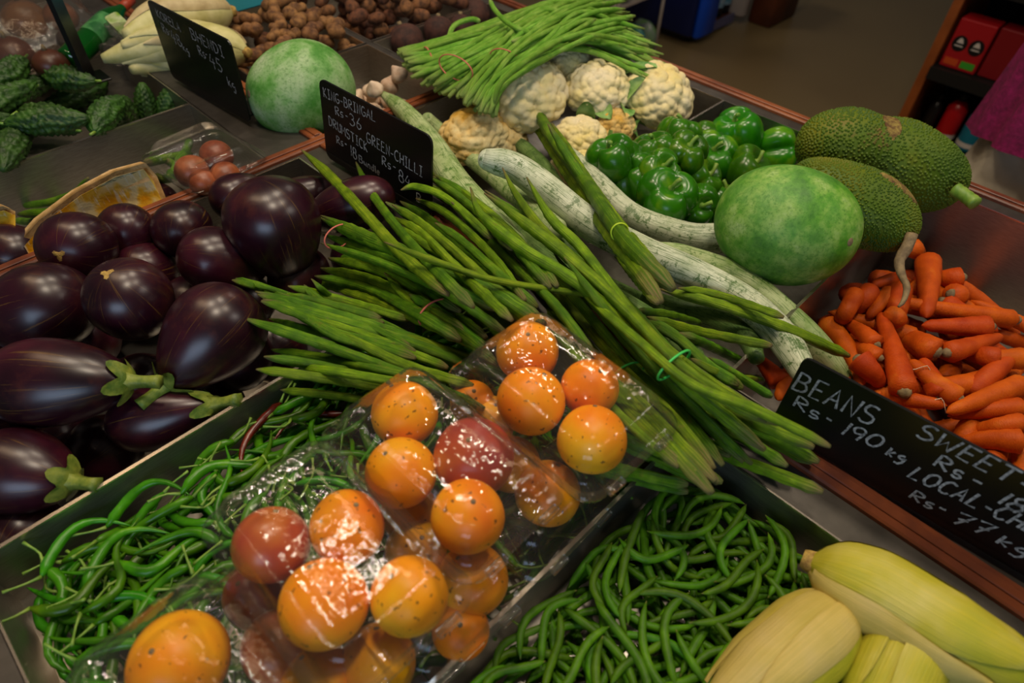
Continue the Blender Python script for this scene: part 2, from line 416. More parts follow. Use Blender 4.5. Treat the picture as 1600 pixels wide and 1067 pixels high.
# clear PET plastic: a clear sheet with a glossy face
def plastic(name, tint=(.93, .94, .93), haze=.05, rough=.05, bscale=60, bstr=.5):
    m = NM(name); m.N.remove(m.bsdf)
    tr = m.n('ShaderNodeBsdfTransparent'); tr.inputs[0].default_value = tint + (1,)
    gl = m.n('ShaderNodeBsdfGlossy'); gl.inputs['Roughness'].default_value = rough
    df = m.n('ShaderNodeBsdfDiffuse'); df.inputs[0].default_value = (.7, .66, .6, 1)
    fr = m.n('ShaderNodeFresnel'); fr.inputs[0].default_value = 1.5
    bp = m.n('ShaderNodeBump'); bp.inputs['Strength'].default_value = bstr; bp.inputs['Distance'].default_value = .004
    m.link(m.noise(m.coord(), bscale, 3, .6), bp.inputs['Height'])
    m.link(bp.outputs[0], gl.inputs['Normal']); m.link(bp.outputs[0], fr.inputs['Normal'])
    f2 = m.math('MULTIPLY', fr.outputs[0], .62)
    mx = m.n('ShaderNodeMixShader'); mx.inputs[0].default_value = haze; m.link(tr.outputs[0], mx.inputs[1]); m.link(df.outputs[0], mx.inputs[2])
    mx2 = m.n('ShaderNodeMixShader'); m.link(f2, mx2.inputs[0]); m.link(mx.outputs[0], mx2.inputs[1]); m.link(gl.outputs[0], mx2.inputs[2])
    m.link(mx2.outputs[0], m.out.inputs[0]); return m.m
PET = plastic('clear_pet', (.985, .985, .98), .015, .04, 60, .30)
BAG = plastic('crumpled_clear_bag', (.85, .84, .82), .03, .08, 45, 1.0)
m = NM('bottle_glass'); m.bsdf.inputs['Transmission Weight'].default_value = .6; GLASSG = m.set('#0b6a1c', .06, spec=.6)
RUBBERP = simple('pink_rubber', '#c86a58', None, rough=.6); RUBBERG = simple('green_rubber', '#3fc456', None, rough=.5); RUBBERY = simple('yellow_rubber', '#b4d028', None, rough=.5)
def flat(name, c, rough=.5, spec=.4, metal=0): return NM(name).set(c, rough, metal, spec)

# ------------------------------------------------------------------ height field of everything laid so far
HX, HY, HC = -.32, -.40, .004
HN, HMM = 410, 560
Hm = np.full((HN, HMM), -T)
def hidx(x, y): return int(round((x - HX) / HC)), int(round((y - HY) / HC))
def hrect(x0, x1, y0, y1, z):
    a, b = hidx(x0, y0); c, d = hidx(x1, y1); Hm[max(a, 0):max(c + 1, 0), max(b, 0):max(d + 1, 0)] = z
_st = {}
def sten(r):
    k = max(1, int(round(r / .001)))
    if k not in _st:
        rr = k * .001; q = int(rr / HC) + 1; i, j = np.meshgrid(np.arange(-q, q + 1), np.arange(-q, q + 1), indexing='ij')
        d2 = (i * i + j * j) * HC * HC; mk = d2 < rr * rr + 1e-9
        _st[k] = (i[mk], j[mk], np.sqrt(np.maximum(rr * rr - d2[mk], 0)))
    return _st[k]
def need(p, r, sink=.85):
    i, j = hidx(p[0], p[1]); a, b, h = sten(r)
    a = np.clip(a + i, 0, HN - 1); b = np.clip(b + j, 0, HMM - 1)
    return (Hm[a, b] + h * sink).max()
def stamp(p, r):
    i, j = hidx(p[0], p[1]); a, b, h = sten(r); a = a + i; b = b + j
    k = (a >= 0) & (a < HN) & (b >= 0) & (b < HMM); a = a[k]; b = b[k]
    Hm[a, b] = np.maximum(Hm[a, b], p[2] + h[k])
def stampg(g):
    V = g.verts() if isinstance(g, Geo) else g
    i = np.round((V[:, 0] - HX) / HC).astype(int); j = np.round((V[:, 1] - HY) / HC).astype(int)
    k = (i >= 0) & (i < HN) & (j >= 0) & (j < HMM); np.maximum.at(Hm, (i[k], j[k]), V[k, 2])
def line_rest(P, R, sink=.8, flex=0.0):
    """z profile for a limb whose xy is P: straight support line, or partly draped"""
    rq = np.array([need(p, r, sink) for p, r in zip(P, R)])
    s = np.linspace(-1, 1, len(P)); A = np.stack([np.ones_like(s), s], 1)
    co = np.linalg.lstsq(A, rq, rcond=None)[0]
    z = A @ co; z = z + max(0, (rq - z).max()) * .9
    if flex > 0:
        q = np.polyfit(s, rq, 3); d = np.polyval(q, s); d = d + max(0, (rq - d).max()) * .5
        z = z * (1 - flex) + d * flex
    return z
# ================================================================== the setting
FLOORM = NM('shop_floor'); v = FLOORM.coord('Object', rnd=False)
c = FLOORM.mix(FLOORM.ramp(FLOORM.noise(v, 1.2, 4), [(.35, 0.0), (.7, .5)]), '#7c6a48', '#6e5a3c')
FLOORM = FLOORM.set(c, .38, spec=.35)
struct('floor', box((-4, -4, -T - .05), (8, 8, -T)), FLOORM)

# ------------------------------------------------------------------ counter
def deck(x0, x1, y0, y1, top=0.0, th=.004): hrect(x0, x1, y0, y1, top); return box((x0, y0, top - th), (x1, y1, top))
Y0, Y1 = -.38, 1.80
parts = [('cabinet_body', box((-.30, Y0 + .01, -T), (1.13, Y1 - .01, -.235), .004), STEELD, False)]
hrect(-.30, 1.13, Y0, Y1, -.02)
for a in [(-.31, -.143, Y0, Y1), (.4275, .468, Y0, .8775), (.4975, .5125, Y0, .8775), (1.0975, 1.120, Y0, Y1),
          (-.143, .468, .8775, .8805), (.4975, 1.0975, .8775, .8805), (.388, .468, .9045, Y1), (.763, .774, .905, 1.42)]:
    parts.append(('deck_strip', deck(*a), STEELD, False))
def woodrail(x0, x1, y0, y1, along):
    g = box((x0, y0, -.012), (x1, y1, .006), .002)
    if along == 'x': g.merge(box((x0, (y0 + y1) / 2 - .004, .006), (x1, (y0 + y1) / 2 + .006, .0085), .001))
    else: g.merge(box(((x0 + x1) / 2 - .004, y0, .006), ((x0 + x1) / 2 + .006, y1, .0085), .001))
    hrect(x0, x1, y0, y1, .008); return g
parts += [('wood_rail', woodrail(.4685, .497, Y0, .8805, 'y'), WOOD, False),
          ('wood_rail', woodrail(-.31, 1.118, .881, .904, 'x'), WOOD, False),
          ('wood_rail', woodrail(.4685, .492, .9045, Y1, 'y'), WOOD, False),
          ('wood_rail', woodrail(1.1205, 1.142, Y0, Y1, 'y'), WOOD, False)]
thing('display_counter', 'long steel produce counter with narrow varnished wooden rails between its bins', 'counter', parts)

def bin_(x0, x1, y0, y1, d, label, mat=None):
    w = .0016; mt = mat or STEEL
    ps = [('bin_floor', box((x0 + w, y0 + w, -d - w), (x1 - w, y1 - w, -d)), mt, False)]
    for b in [((x0, y0, -d), (x0 + w, y1, -.0015)), ((x1 - w, y0, -d), (x1, y1, -.0015)), ((x0 + w, y0, -d), (x1 - w, y0 + w, -.0015)), ((x0 + w, y1 - w, -d), (x1 - w, y1, -.0015))]:
        ps.append(('bin_wall', box(*b), mt, False))
    l = .0020
    for b in [((x0, y0, -.0015), (x0 + l, y1, .0006)), ((x1 - l, y0, -.0015), (x1, y1, .0006)), ((x0 + l, y0, -.0015), (x1 - l, y0 + l, .0006)), ((x0 + l, y1 - l, -.0015), (x1 - l, y1, .0006))]:
        ps.append(('rolled_rim', box(*b), RIM, False))
    hrect(x0, x1, y0, y1, 0); hrect(x0 + .006, x1 - .006, y0 + .006, y1 - .006, -d)
    return thing('produce_bin', label, 'bin', ps)
bin_(-.142, .427, -.30, .1480, .08, 'steel bin filled with short green beans')
bin_(-.142, .427, .1480, .5017, .08, 'steel bin of green chillies beside the eggplants')
bin_(-.142, .427, .5017, .876, .14, 'steel bin heaped with dark round eggplants')
bin_(-.142, .386, .906, 1.1524, .10, 'steel bin with cut jackfruit and loose long green pods')
bin_(-.142, .386, 1.1524, 1.4552, .060, 'steel bin holding dark green bitter gourds')
bin_(-.142, .386, 1.4552, 1.79, .03, 'shallow steel bin of bagged roots at the far left')
bin_(.514, 1.096, -.36, .1598, .16, 'deep steel bin of orange carrots')
bin_(.514, 1.096, .1598, .5247, .10, 'steel bin of green capsicums')
bin_(.514, 1.096, .5247, .876, .10, 'steel bin under the cauliflower heads')
bin_(.514, .762, .906, 1.15, .075, 'small steel bin with a few garlic bulbs')
bin_(.775, 1.096, .906, 1.15, .075, 'small steel bin of dark beetroots')
bin_(.514, .762, 1.157, 1.425, .07, 'steel bin of knobbly ginger roots')
bin_(.775, 1.096, 1.157, 1.55, .07, 'steel bin of small brown taro roots')

# ================================================================== makers
def wob(seed, amp=.03):
    r = np.random.RandomState(seed); k = [(r.randint(1, 4), r.randint(1, 4), r.uniform(0, 6.28), r.uniform(0, 6.28), r.uniform(.4, 1)) for _ in range(4)]
    return lambda ph, th: 1 + amp * sum(w * np.sin(a * ph + p) * np.cos(b * th + q) for a, b, p, q, w in k)

def pod_mod(seed, lump=.085, ridge=.12, period=.024):
    r = np.random.RandomState(seed); p = r.uniform(0, 6.28, 4)
    def f(t, th, L):
        u = t * L / period * 2 * pi
        s = th + .6 * np.sin(2 * pi * t * 1.3 + p[3]) * .4
        return 1.04 + ridge * .8 * np.cos(3 * s + p[0]) - ridge * .9 * np.abs(np.sin(4.5 * s + p[1])) ** 6 + lump * np.sin(u + p[2] + .6 * np.sin(u * .31)) * (.6 + .4 * np.cos(3 * s))
    return f

def taper(n, r, a=.10, b=.14, e0=.25, e1=.3):
    t = np.linspace(0, 1, n)
    w = np.clip(np.minimum((t + .0) / a, 1), 0, 1) ** .8 * (1 - e0) + e0
    q = np.clip(np.minimum((1 - t) / b, 1), 0, 1) ** .8 * (1 - e1) + e1
    return r * np.minimum(w, q)

# ------------------------------------------------------------------ small pods: green beans and chillies
def bean_geo(seed):
    r = np.random.RandomState(seed); L = r.uniform(.064, .100); n = 13
    s = np.linspace(-.5, .5, n); b = r.uniform(.003, .022) * r.choice([-1, 1]); k = r.uniform(-.004, .004)
    x = s * L; y = b * (4 * s * s - .5) + k * np.sin(s * 6); z = r.uniform(-.003, .003) * np.sin(s * 5)
    R = r.uniform(.0038, .0047) * (np.clip(1 - np.abs(2 * s) ** 6, 0, 1) * .85 + .12); R[0] *= .5; R[-1] *= .35
    P = np.stack([x, y, z], 1)
    return tube(P, R, 8, lambda t, th, LL: 1 + .05 * np.sin(t * 40 + seed) + .06 * np.cos(2 * th)), P, R
def chili_geo(seed):
    r = np.random.RandomState(seed); L = r.uniform(.07, .12); n = 13
    s = np.linspace(0, 1, n); b = r.uniform(-.03, .03); k = r.uniform(-.012, .012)
    P = np.stack([(s - .5) * L, b * (s - .5) ** 2 * 4 - b * .4 + k * np.sin(s * 7), .003 * np.sin(s * 5 + seed)], 1)
    R = r.uniform(.0038, .0056) * np.clip(np.minimum(1, (s + .04) / .12), .3, 1) * (1 - s ** 2.2 * .9)
    st = spline([P[0], P[0] + [-.012, r.uniform(-.004, .004), .002], P[0] + [-.028, r.uniform(-.012, .012), .006]], 6)
    g = tube(P, R, 8, lambda t, th, LL: 1 + .06 * np.sin(t * 30 + seed) + .05 * np.cos(3 * th + t * 5))
    return g, P, R, tube(st, [.0022, .0015, .0012, .0011, .0012, .0017], 5)

def rot2(P, a):
    c, s = math.cos(a), math.sin(a); Q = P.copy(); Q[:, 0] = c * P[:, 0] - s * P[:, 1]; Q[:, 1] = s * P[:, 0] + c * P[:, 1]; return Q
def lay(P, R, x, y, a, sink=.7, lim=9):
    """rigid rest of a pod on what is below; returns matrix3, location"""
    Q = rot2(P, a) + [x, y, 0]
    z = line_rest(Q, R, sink)
    sl = (z[-1] - z[0]) / (np.linalg.norm(Q[-1, :2] - Q[0, :2]) + 1e-9); sl = max(-.45, min(.45, sl))
    M = np.array(Matrix.Rotation(a, 3, 'Z') @ Matrix.Rotation(-math.atan(sl), 3, 'Y'))
    zc = z.mean(); loc = np.array([x, y, zc]); V = P @ M.T + loc
    if V[:, 2].max() > lim: return None
    for p, r in zip(V, R): stamp(p, r)
    return M, loc

def inside(P, a, x, y, box_):
    Q = rot2(P, a) + [x, y, 0]
    return Q[:, 0].min() > box_[0] + .008 and Q[:, 0].max() < box_[1] - .008 and Q[:, 1].min() > box_[2] + .008 and Q[:, 1].max() < box_[3] - .008

def scatter(protos, n_stuff, n_ind, bx, name, label, cat, group, mat, stuff_label, sink=.7, top=None, matpick=None, dens=None, stem=None, maxz=9, lim0=None):
    g = Geo(); k = 0; tries = 0
    def pick(maxz=maxz):
        for _ in range(60):
            x = rng.uniform(bx[0], bx[1]); y = rng.uniform(bx[2], bx[3]); a = rng.uniform(0, 2 * pi); i = rng.randint(len(protos))
            if dens is not None and rng.rand() > dens(x, y): continue
            if not inside(protos[i][1], a, x, y, bx): continue
            q = lay(protos[i][1], protos[i][2], x, y, a, sink, maxz)
            if q is None: continue
            return x, y, a, i, q[0], q[1]
        return None
    for _ in range(n_stuff):
        p = pick(lim0 if lim0 is not None else maxz)
        if p is None: continue
        x, y, a, i, M, loc = p; g.merge(protos[i][0].moved(M, loc))
    if n_stuff:
        thing(name + '_pile', stuff_label, cat, [(None, g, mat)], None, 'stuff')
    meshes = [p[0].mesh(name, mat) for p in protos]; stems = [p[3].mesh('stem', stem) if len(p) > 3 else None for p in protos]
    alt = [p[0].mesh(name, matpick[1]) for p in protos] if matpick else None
    done = 0
    for q in range(n_ind * 2):
        if done >= n_ind: break
        p = pick()
        if p is None: continue
        done += 1
        x, y, a, i, M, loc = p
        red = matpick and rng.rand() < matpick[0]
        o = bpy.data.objects.new(name, (alt if red else meshes)[i]); COL.objects.link(o)
        o.matrix_world = Matrix.Translation(Vector(loc + [0, 0, T])) @ Matrix(M.tolist()).to_4x4()
        tagit(o, matpick[2] if red else label, cat, matpick[3] if red else group)
        if stems[i]:
            s = bpy.data.objects.new('stem', stems[i]); COL.objects.link(s); s.parent = o

BX = (-.142, .427, -.30, .1445)
beans = [bean_geo(s) for s in range(16)]
def bd(x, y): return 1.0 if (y > -.02 - (x - .05) * .45) else .12
scatter(beans, 900, 298, (-.02, .425, -.20, .143), 'green_bean', 'short curved green bean lying in the loose heap in its steel bin', 'bean', 'green beans heaped in the near bin', BEAN,
        'lower layers of green beans packed in the near steel bin', .38, dens=bd, maxz=-.016, lim0=-.034)
ch = [chili_geo(s) for s in range(16)]
def cd(x, y): return 1.0 if (x < .06 or y > .31) and x < .26 else .12
scatter(ch, 700, 295, (-.14, .40, .153, .497), 'green_chilli', 'thin glossy green chilli with a curly stem in the chilli heap', 'chilli', 'green chillies heaped in their bin', CHILI,
        'lower layers of green chillies packed in their steel bin', .38, matpick=(.014, CHILIR, 'dark red chilli lying among the green ones', 'red chillies among the green ones'), stem=STEMG, dens=cd, maxz=-.012, lim0=-.052)

# ------------------------------------------------------------------ eggplants
def egg_parts(P, D, Rr, Ln, seed, ax, calyx=True, scar=False, slim=.26):
    ax = camdir(*ax) if len(ax) == 3 else np.array(ax)
    B = basis(ax); P = np.asarray(P, float)
    sh = lambda c: (1 - slim * c) * (1 - .05 * c * c); wm = wob(seed, .014)
    g = blob(34, 36, Ln, Rr, sh, wm, .92 if slim < .3 else 1.0)
    body = g.moved(B, P)
    ps = [('skin', body, EGG)]
    if calyx:
        n, ns = 7, 40; th = np.linspace(0, 2 * pi, ns, endpoint=False); rr = np.linspace(.02, 1, n)
        ext = .42 + .42 * np.abs(np.cos(2.5 * th + seed)) ** 1.3
        ph = pi - rr[:, None] * ext[None, :] * (1.05 if slim > .3 else .8); c = -np.cos(ph)
        r = (Rr * np.sin(ph) ** (.92 if slim < .3 else 1.0) * sh(c)) * wm(ph, th[None, :]) + .0016 + .002 * (rr[:, None] > .9)
        V = np.stack([r * np.cos(th), r * np.sin(th), c * Ln / 2 + .0016], -1).reshape(-1, 3)
        cg = Geo().add(V, gridf(n, ns)).moved(B, P)
        top = np.array([0, 0, Ln / 2]); b = rng.uniform(-.012, .012, 2)
        sp = spline([top - [0, 0, .004], top + [b[0] * .4, b[1] * .4, .012], top + [b[0], b[1], .030]], 7)
        sg = tube(sp, [.011, .008, .0065, .006, .006, .0065, .007], 10, lambda t, th, L: 1 + .12 * np.cos(5 * th)).moved(B, P)
        ps += [('calyx', cg, CALYX), ('stem', sg, CALYX)]
    if scar:
        th = np.linspace(0, 2 * pi, 14, endpoint=False); rr = np.linspace(.0, 1, 4)
        V = []
        for q in rr:
            for t_ in th:
                ro = q * (.0065 + .0035 * math.sin(3 * t_ + seed)); phs = math.asin(min(.9, ro / Rr))
                V.append((ro * math.cos(t_), ro * math.sin(t_), -math.cos(phs) * Ln / 2 - .0008 * (1 - q ** 2)))
        ps.append(('blossom_scar', Geo().add(V, gridf(4, 14, flip=True)).moved(B, P), SCAR))
    for s in np.linspace(-.6, .6, 5):
        stamp(P + ax * s * Ln / 2, Rr * math.sqrt(max(.05, 1 - s * s)) * float(sh(np.array(s))))
    return ps
EG = [(90, 680, 110, 1.1, -.09, (0, .3, -1), 0, 0, .15, 'lowest dark eggplant below the longest one'), (330, 640, 110, 1.1, -.09, (0, .3, -1), 0, 0, .15, 'lowest dark eggplant under the green calyx by the divider'), (150, 462, 100, 1.1, -.06, (0, .3, -1), 0, 0, .15, 'lowest dark eggplant between the two scarred ones'), (305, 478, 100, 1.1, -.06, (0, .3, -1), 0, 0, .15, 'lowest dark eggplant between the upright and the scarred one'),
 (130, 530, 110, 1.1, -.07, (0, .3, -1), 0, 0, .15, 'lowest dark eggplant above the longest one'), (430, 545, 100, 1.1, -.07, (0, .3, -1), 0, 0, .15, 'lowest dark eggplant under the drumstick fan'), (225, 600, 100, 1.1, -.08, (0, .3, -1), 0, 0, .15, 'lowest dark eggplant beneath the slim brownish one'),
 (170, 700, 110, 1.1, -.08, (0, .3, -1), 0, 0, .15, 'lowest dark eggplant by the steel divider'), (0, 560, 110, 1.1, -.07, (0, .3, -1), 0, 0, .15, 'lowest dark eggplant at the left edge'), (385, 470, 90, 1.1, -.06, (0, .3, -1), 0, 0, .15, 'lowest dark eggplant under the largest one'), (245, 318, 70, 1.1, -.04, (0, .3, -1), 0, 0, .15, 'lowest dark eggplant at the back rail'), (40, 830, 110, 1.1, -.06, (0, .3, -1), 0, 0, .15, 'lowest dark eggplant in the bottom left corner'), (560, 400, 80, 1.1, -.05, (0, .3, -1), 0, 0, .15, 'lowest dark eggplant beneath the pink banded pods'),
 # px, py, width px, length/width, z, axis towards stem (camera frame), calyx, scar, slim, label
 (230, 425, 95, 1.1, -.03, (0, .3, -1), 0, 0, .15, 'dark eggplant half buried between the rounder ones'),
 (-25, 665, 120, 1.1, -.03, (-1, -.2, .2), 0, 0, .15, 'eggplant cut by the left edge, low in the heap'),
 (15, 395, 90, 1.2, -.02, (-1, .3, 0), 0, 0, .15, 'dark eggplant at the left edge beside the cut jackfruit'),
 (470, 430, 90, 1.2, -.035, (.2, .5, -.6), 0, 0, .15, 'dark eggplant hidden under the drumstick tips'),
 (380, 560, 90, 1.2, -.03, (.2, .5, -.6), 0, 0, .15, 'dark eggplant at the bin wall behind the pale calyx'),
 (480, 305, 62, 1.5, .0, (.9, .35, -.2), 0, 0, .2, 'small dark eggplant tucked behind the largest one'),
 (372, 305, 70, 1.25, .005, (.6, .6, -.4), 0, 0, .2, 'black eggplant peeking out behind the largest one, by the clear box'),
 (548, 322, 82, 1.8, .02, (-.92, -.25, -.2), 0, 0, .12, 'reddish brown eggplant lying in front of the chalk sign'),
 (200, 360, 86, 1.05, .01, (-.3, .6, -.8), 0, 0, .1, 'smaller round eggplant against the cut jackfruit'),
 (287, 357, 88, 1.1, .012, (.0, .7, -.8), 0, 0, .1, 'round eggplant with a split streak, third from left at the back'),
 (350, 408, 100, 1.35, .01, (.7, -.1, -.5), 0, 0, .2, 'purple eggplant lying in front of the largest upright one'),
 (432, 362, 140, 1.22, .035, (.12, -.75, -.5), 0, 0, .28, 'largest glossy eggplant with brown streaks, beside the drumstick bundle'),
 (123, 386, 112, 1.02, .03, (-.1, .35, -.95), 0, 1, .08, 'round purple eggplant with a pale scar facing out, by the jackfruit'),
 (60, 485, 140, 1.3, .015, (-.9, -.25, -.2), 0, 0, .15, 'large dark eggplant lying at the left edge above the longest one'),
 (205, 470, 126, 1.08, .045, (.05, -.55, -.85), 0, 1, .1, 'round eggplant with a yellow scar on top in the middle of the heap'),
 (255, 650, 95, 1.85, -.022, (.95, .22, .05), 1, 0, .34, 'brownish slim eggplant lying along the steel divider'),
 (326, 530, 142, 1.32, .03, (-.50, -.72, .35), 1, 0, .30, 'big dark eggplant with a green calyx pointing to the lower left'),
 (38, 738, 132, 1.30, -.005, (.90, -.12, .15), 1, 0, .22, 'dark eggplant in the bottom left corner of the heap'),
 (95, 597, 138, 1.62, .035, (.99, .02, .05), 1, 0, .26, 'long heavy eggplant with its green cap to the right'),
]
for k, (x, y, w, lr, z, ax, cal, scar, slim, lab) in enumerate(EG):
    P = at(x, y, z); R = px2m(w, P) / 2
    thing('eggplant', lab, 'eggplant', egg_parts(P, None, R, 2 * R * lr, k, ax, cal, scar, slim), 'king eggplants in the heap')

# ------------------------------------------------------------------ long limbs laid by their course
def course(pts, r, n, sink=.8, flex=.3, z0=.03, zmax=.16, lift=0.0, store=True, zfix=None):
    pts = [tuple(p) for p in pts]; z = np.full(n, z0)
    c2 = spline(np.array(pts, float), n)
    for it in range(4):
        P = np.array([at(a, b, zz) for (a, b), zz in zip(c2, z)]); R = r(P) if callable(r) else np.asarray(r)
        if zfix is not None: z = zfix; continue
        z = line_rest(P, R, sink, flex); z = z - max(0, z.max() - zmax) * .6; z = np.where(z > zmax - .01, zmax - .01 + .01 * np.tanh((z - zmax + .01) / .01), z) + lift
    P = np.array([at(a, b, zz) for (a, b), zz in zip(c2, z)])
    if store:
        for p, q in zip(P, R): stamp(p, q)
    return P, R

# ------------------------------------------------------------------ snake gourds
def snake(pts, wpx, label, mat, r0=.35, r1=.5, n=40, zmax=.10, z0=.02, ridge=.03, tipm=None, prof=None):
    def rad(P):
        t = np.linspace(0, 1, n); base = np.array([px2m(wpx, p) for p in P]).mean() / 2
        if prof is not None: return base * np.interp(t, [q[0] for q in prof], [q[1] for q in prof])
        a = np.clip(t / .10, 0, 1); b = np.clip((1 - t) / .10, 0, 1)
        return base * np.minimum(r0 + (1 - r0) * np.sin(a * pi / 2), r1 + (1 - r1) * np.sin(b * pi / 2))
    P, R = course(pts, rad, n, .85, .35, z0, zmax)
    sd = len(label)
    g = tube(P, R, 20, lambda t, th, L: 1 + ridge * np.cos(5 * th + t * 3) + .04 * np.sin(t * 17 + sd) * np.cos(th + sd))
    # rounded ends
    for e, (a, b) in ((0, (0, 1)), (1, (-1, -2))):
        d = unit(P[a] - P[b]); Rr = R[a]
        q = tube(np.array([P[a] - d * .002 + d * Rr * .8 * s for s in (0, .35, .65, .85, .96)]), Rr * np.array([1, .93, .74, .5, .2]), 20)
        q.A = [np.tile([[float(e), 1, 0]], (q.n, 1))]; g.merge(q)
    parts = [(None, g, mat)]
    thing('snake_gourd', label, 'gourd', parts, 'snake gourds laid over the bins')
full = [(0, .35), (.06, .7), (.14, 1), (.9, 1), (1, .55)]
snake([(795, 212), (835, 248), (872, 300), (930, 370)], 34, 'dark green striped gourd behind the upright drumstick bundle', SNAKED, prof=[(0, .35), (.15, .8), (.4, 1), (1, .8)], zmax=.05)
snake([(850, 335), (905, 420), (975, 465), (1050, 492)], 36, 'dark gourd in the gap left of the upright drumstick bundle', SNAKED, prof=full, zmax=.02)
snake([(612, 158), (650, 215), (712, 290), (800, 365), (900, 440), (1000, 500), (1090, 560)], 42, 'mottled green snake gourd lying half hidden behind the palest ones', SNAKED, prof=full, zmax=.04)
snake([(875, 230), (925, 280), (985, 335), (1060, 366), (1110, 372), (1150, 370)], 46, 'pale snake gourd whose blunt round end touches the big ash gourd', SNAKEW, prof=[(0, .5), (.1, .8), (.5, .85), (.8, .9), (.95, 1.05), (1, .95)], zmax=.05)
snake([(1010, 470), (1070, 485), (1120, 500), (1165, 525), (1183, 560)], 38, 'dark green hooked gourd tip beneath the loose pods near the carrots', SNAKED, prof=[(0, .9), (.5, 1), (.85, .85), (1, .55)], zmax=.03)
snake([(1000, 392), (1060, 402), (1130, 425), (1190, 460), (1245, 510), (1290, 560), (1318, 600)], 46, 'green mottled snake gourd nearest the carrot bin', SNAKEG, prof=[(0, .6), (.15, 1), (.85, .95), (1, .8)], zmax=.022)
snake([(665, 185), (700, 215), (745, 255), (800, 300), (870, 360)], 30, 'thin necked pale gourd leading into the whitest one', SNAKEG, prof=[(0, .8), (.5, .9), (1, 1)], zmax=.06)
snake([(598, 147), (640, 182), (680, 235), (715, 290), (760, 345), (830, 420)], 52, 'thick pale green snake gourd rising behind the drumstick price sign', SNAKEG, prof=[(0, .25), (.08, .6), (.2, .75), (.5, .95), (.8, 1), (1, .8)], zmax=.075)
snake([(757, 248), (805, 262), (860, 300), (925, 352), (1000, 392), (1080, 425), (1160, 470), (1220, 525), (1262, 590)], 48, 'whitest long snake gourd running across to the beans sign', SNAKEW, n=56, prof=[(0, .7), (.04, .95), (.15, 1.05), (.6, 1.0), (.9, .95), (1, .7)], zmax=.10)

# ------------------------------------------------------------------ drumstick bundles
def pod(pts, wpx, seed, zmax=.13, jitter=(0, 0), dark=False, tip=True, n=72):
    pts = [(a + jitter[0], b + jitter[1]) for a, b in pts]
    def rad(P):
        return taper(n, np.array([px2m(wpx * .88, p) for p in P]).mean() / 2, .14, .07, .14, .40)
    P, R = course(pts, rad, n, .62, .15, .04, zmax)
    return tube(P, R, 20, pod_mod(seed)), P, R
def band(P, R, t, mat, sc_=1.9, label=None, off=(0, 0, 0)): pass
def ringband(c, d, rx, rz, mat, label):
    """rubber band: an ellipse around a bundle at c, across direction d"""
    B = basis(unit(d), (0, 0, 1)); th = np.linspace(0, 2 * pi, 30, endpoint=True)[:-1]
    P = np.array([c + B[:, 0] * math.cos(a) * rx + B[:, 1] * math.sin(a) * rz for a in th]); n = len(P)
    V = []; 
    for i in range(n):
        o = unit(P[i] - c)
        for k in range(6):
            a = k * pi / 3; V.append(P[i] + o * math.cos(a) * .0011 + unit(d) * math.sin(a) * .0013)
    i = np.arange(n)[:, None]; j = np.arange(6)[None, :]
    Fq = np.stack([i * 6 + j, i * 6 + (j + 1) % 6, ((i + 1) % n) * 6 + (j + 1) % 6, ((i + 1) % n) * 6 + j], -1).reshape(-1, 4)
    return ('rubber_band', Geo().add(V, Fq), mat, True, label)
def bundle(rows, label, zmax, bandat=None, bmat=None, blab=None, under=0, mats=(DRUM, DRUM2), seed=0, bw=24, bmax=.021):
    parts = []; r = np.random.RandomState(seed); allP = []
    rows2 = []
    for k in range(under):
        q = rows[r.randint(len(rows))]; rows2.append((q[0], q[1], (r.uniform(-15, 15), r.uniform(-10, 14)), True))
    rows2 += [(q[0], q[1], (0, 0), False) for q in rows]
    for k, (pts, w, j, dk) in enumerate(rows2):
        g, P, R = pod(pts, w, seed * 50 + k, zmax, j)
        parts.append(('drumstick', g, mats[1] if (dk or r.rand() < .4) else mats[0])); allP.append((P, R))
    if bandat:
        pc = at(*bandat, .06); best = []
        for P, R in allP:
            # nearest in the plane seen by the camera
            q = W2C @ (P - [0, 0, CAMH]).T; sx = 800 - q[0] / q[2] * F; sy = 533.5 + q[1] / q[2] * F
            d = np.hypot(sx - bandat[0], sy - bandat[1]); i = d.argmin()
            if d[i] < bw: best.append((P[i], R[i], unit(P[min(i + 1, len(P) - 1)] - P[i - 1])))
        if best:
            zt = max(b[0][2] for b in best); best = [b for b in best if b[0][2] > zt - .022]
            C = np.array([b[0] for b in best]); d = unit(np.mean([b[2] for b in best], 0)); c = (C.max(0) + C.min(0)) / 2; Rm = max(b[1] for b in best)
            B = basis(d, (0, 0, 1)); rel = (C - c) @ B
            rx = min(bmax, np.abs(rel[:, 0]).max() + Rm * 1.08); rz = min(.015, np.abs(rel[:, 1]).max() + Rm * 1.12)
            parts.append(ringband(c, d, rx, rz, bmat, blab))
    thing('drumstick_bundle', label, 'vegetable bundle', parts, 'drumstick bundles piled across the counter')
bundle([([(380, 497), (520, 543), (632, 585), (760, 640)], 19), ([(410, 461), (520, 492), (640, 530), (860, 610)], 21), ([(462, 432), (530, 450), (640, 492), (760, 545)], 19),
        ([(422, 546), (520, 562), (650, 590)], 17), ([(400, 577), (500, 590), (610, 608)], 17), ([(467, 573), (550, 585), (650, 602)], 16), ([(438, 609), (520, 617), (590, 628)], 16),
        ([(420, 498), (480, 515), (560, 530), (650, 560)], 16), ([(450, 447), (540, 470), (640, 500)], 14), ([(432, 468), (500, 478), (600, 505)], 14),
        ([(515, 516), (560, 535), (640, 573), (740, 603)], 17), ([(490, 497), (560, 520), (700, 575)], 16), ([(475, 445), (500, 468), (540, 490), (640, 540)], 11), ([(402, 460), (460, 480), (530, 520), (640, 545)], 15),
        ([(368, 435), (410, 447), (455, 462)], 11)],
       'fan of drumstick pods spreading over the chilli bin beside the eggplants', .06, under=14, seed=1)
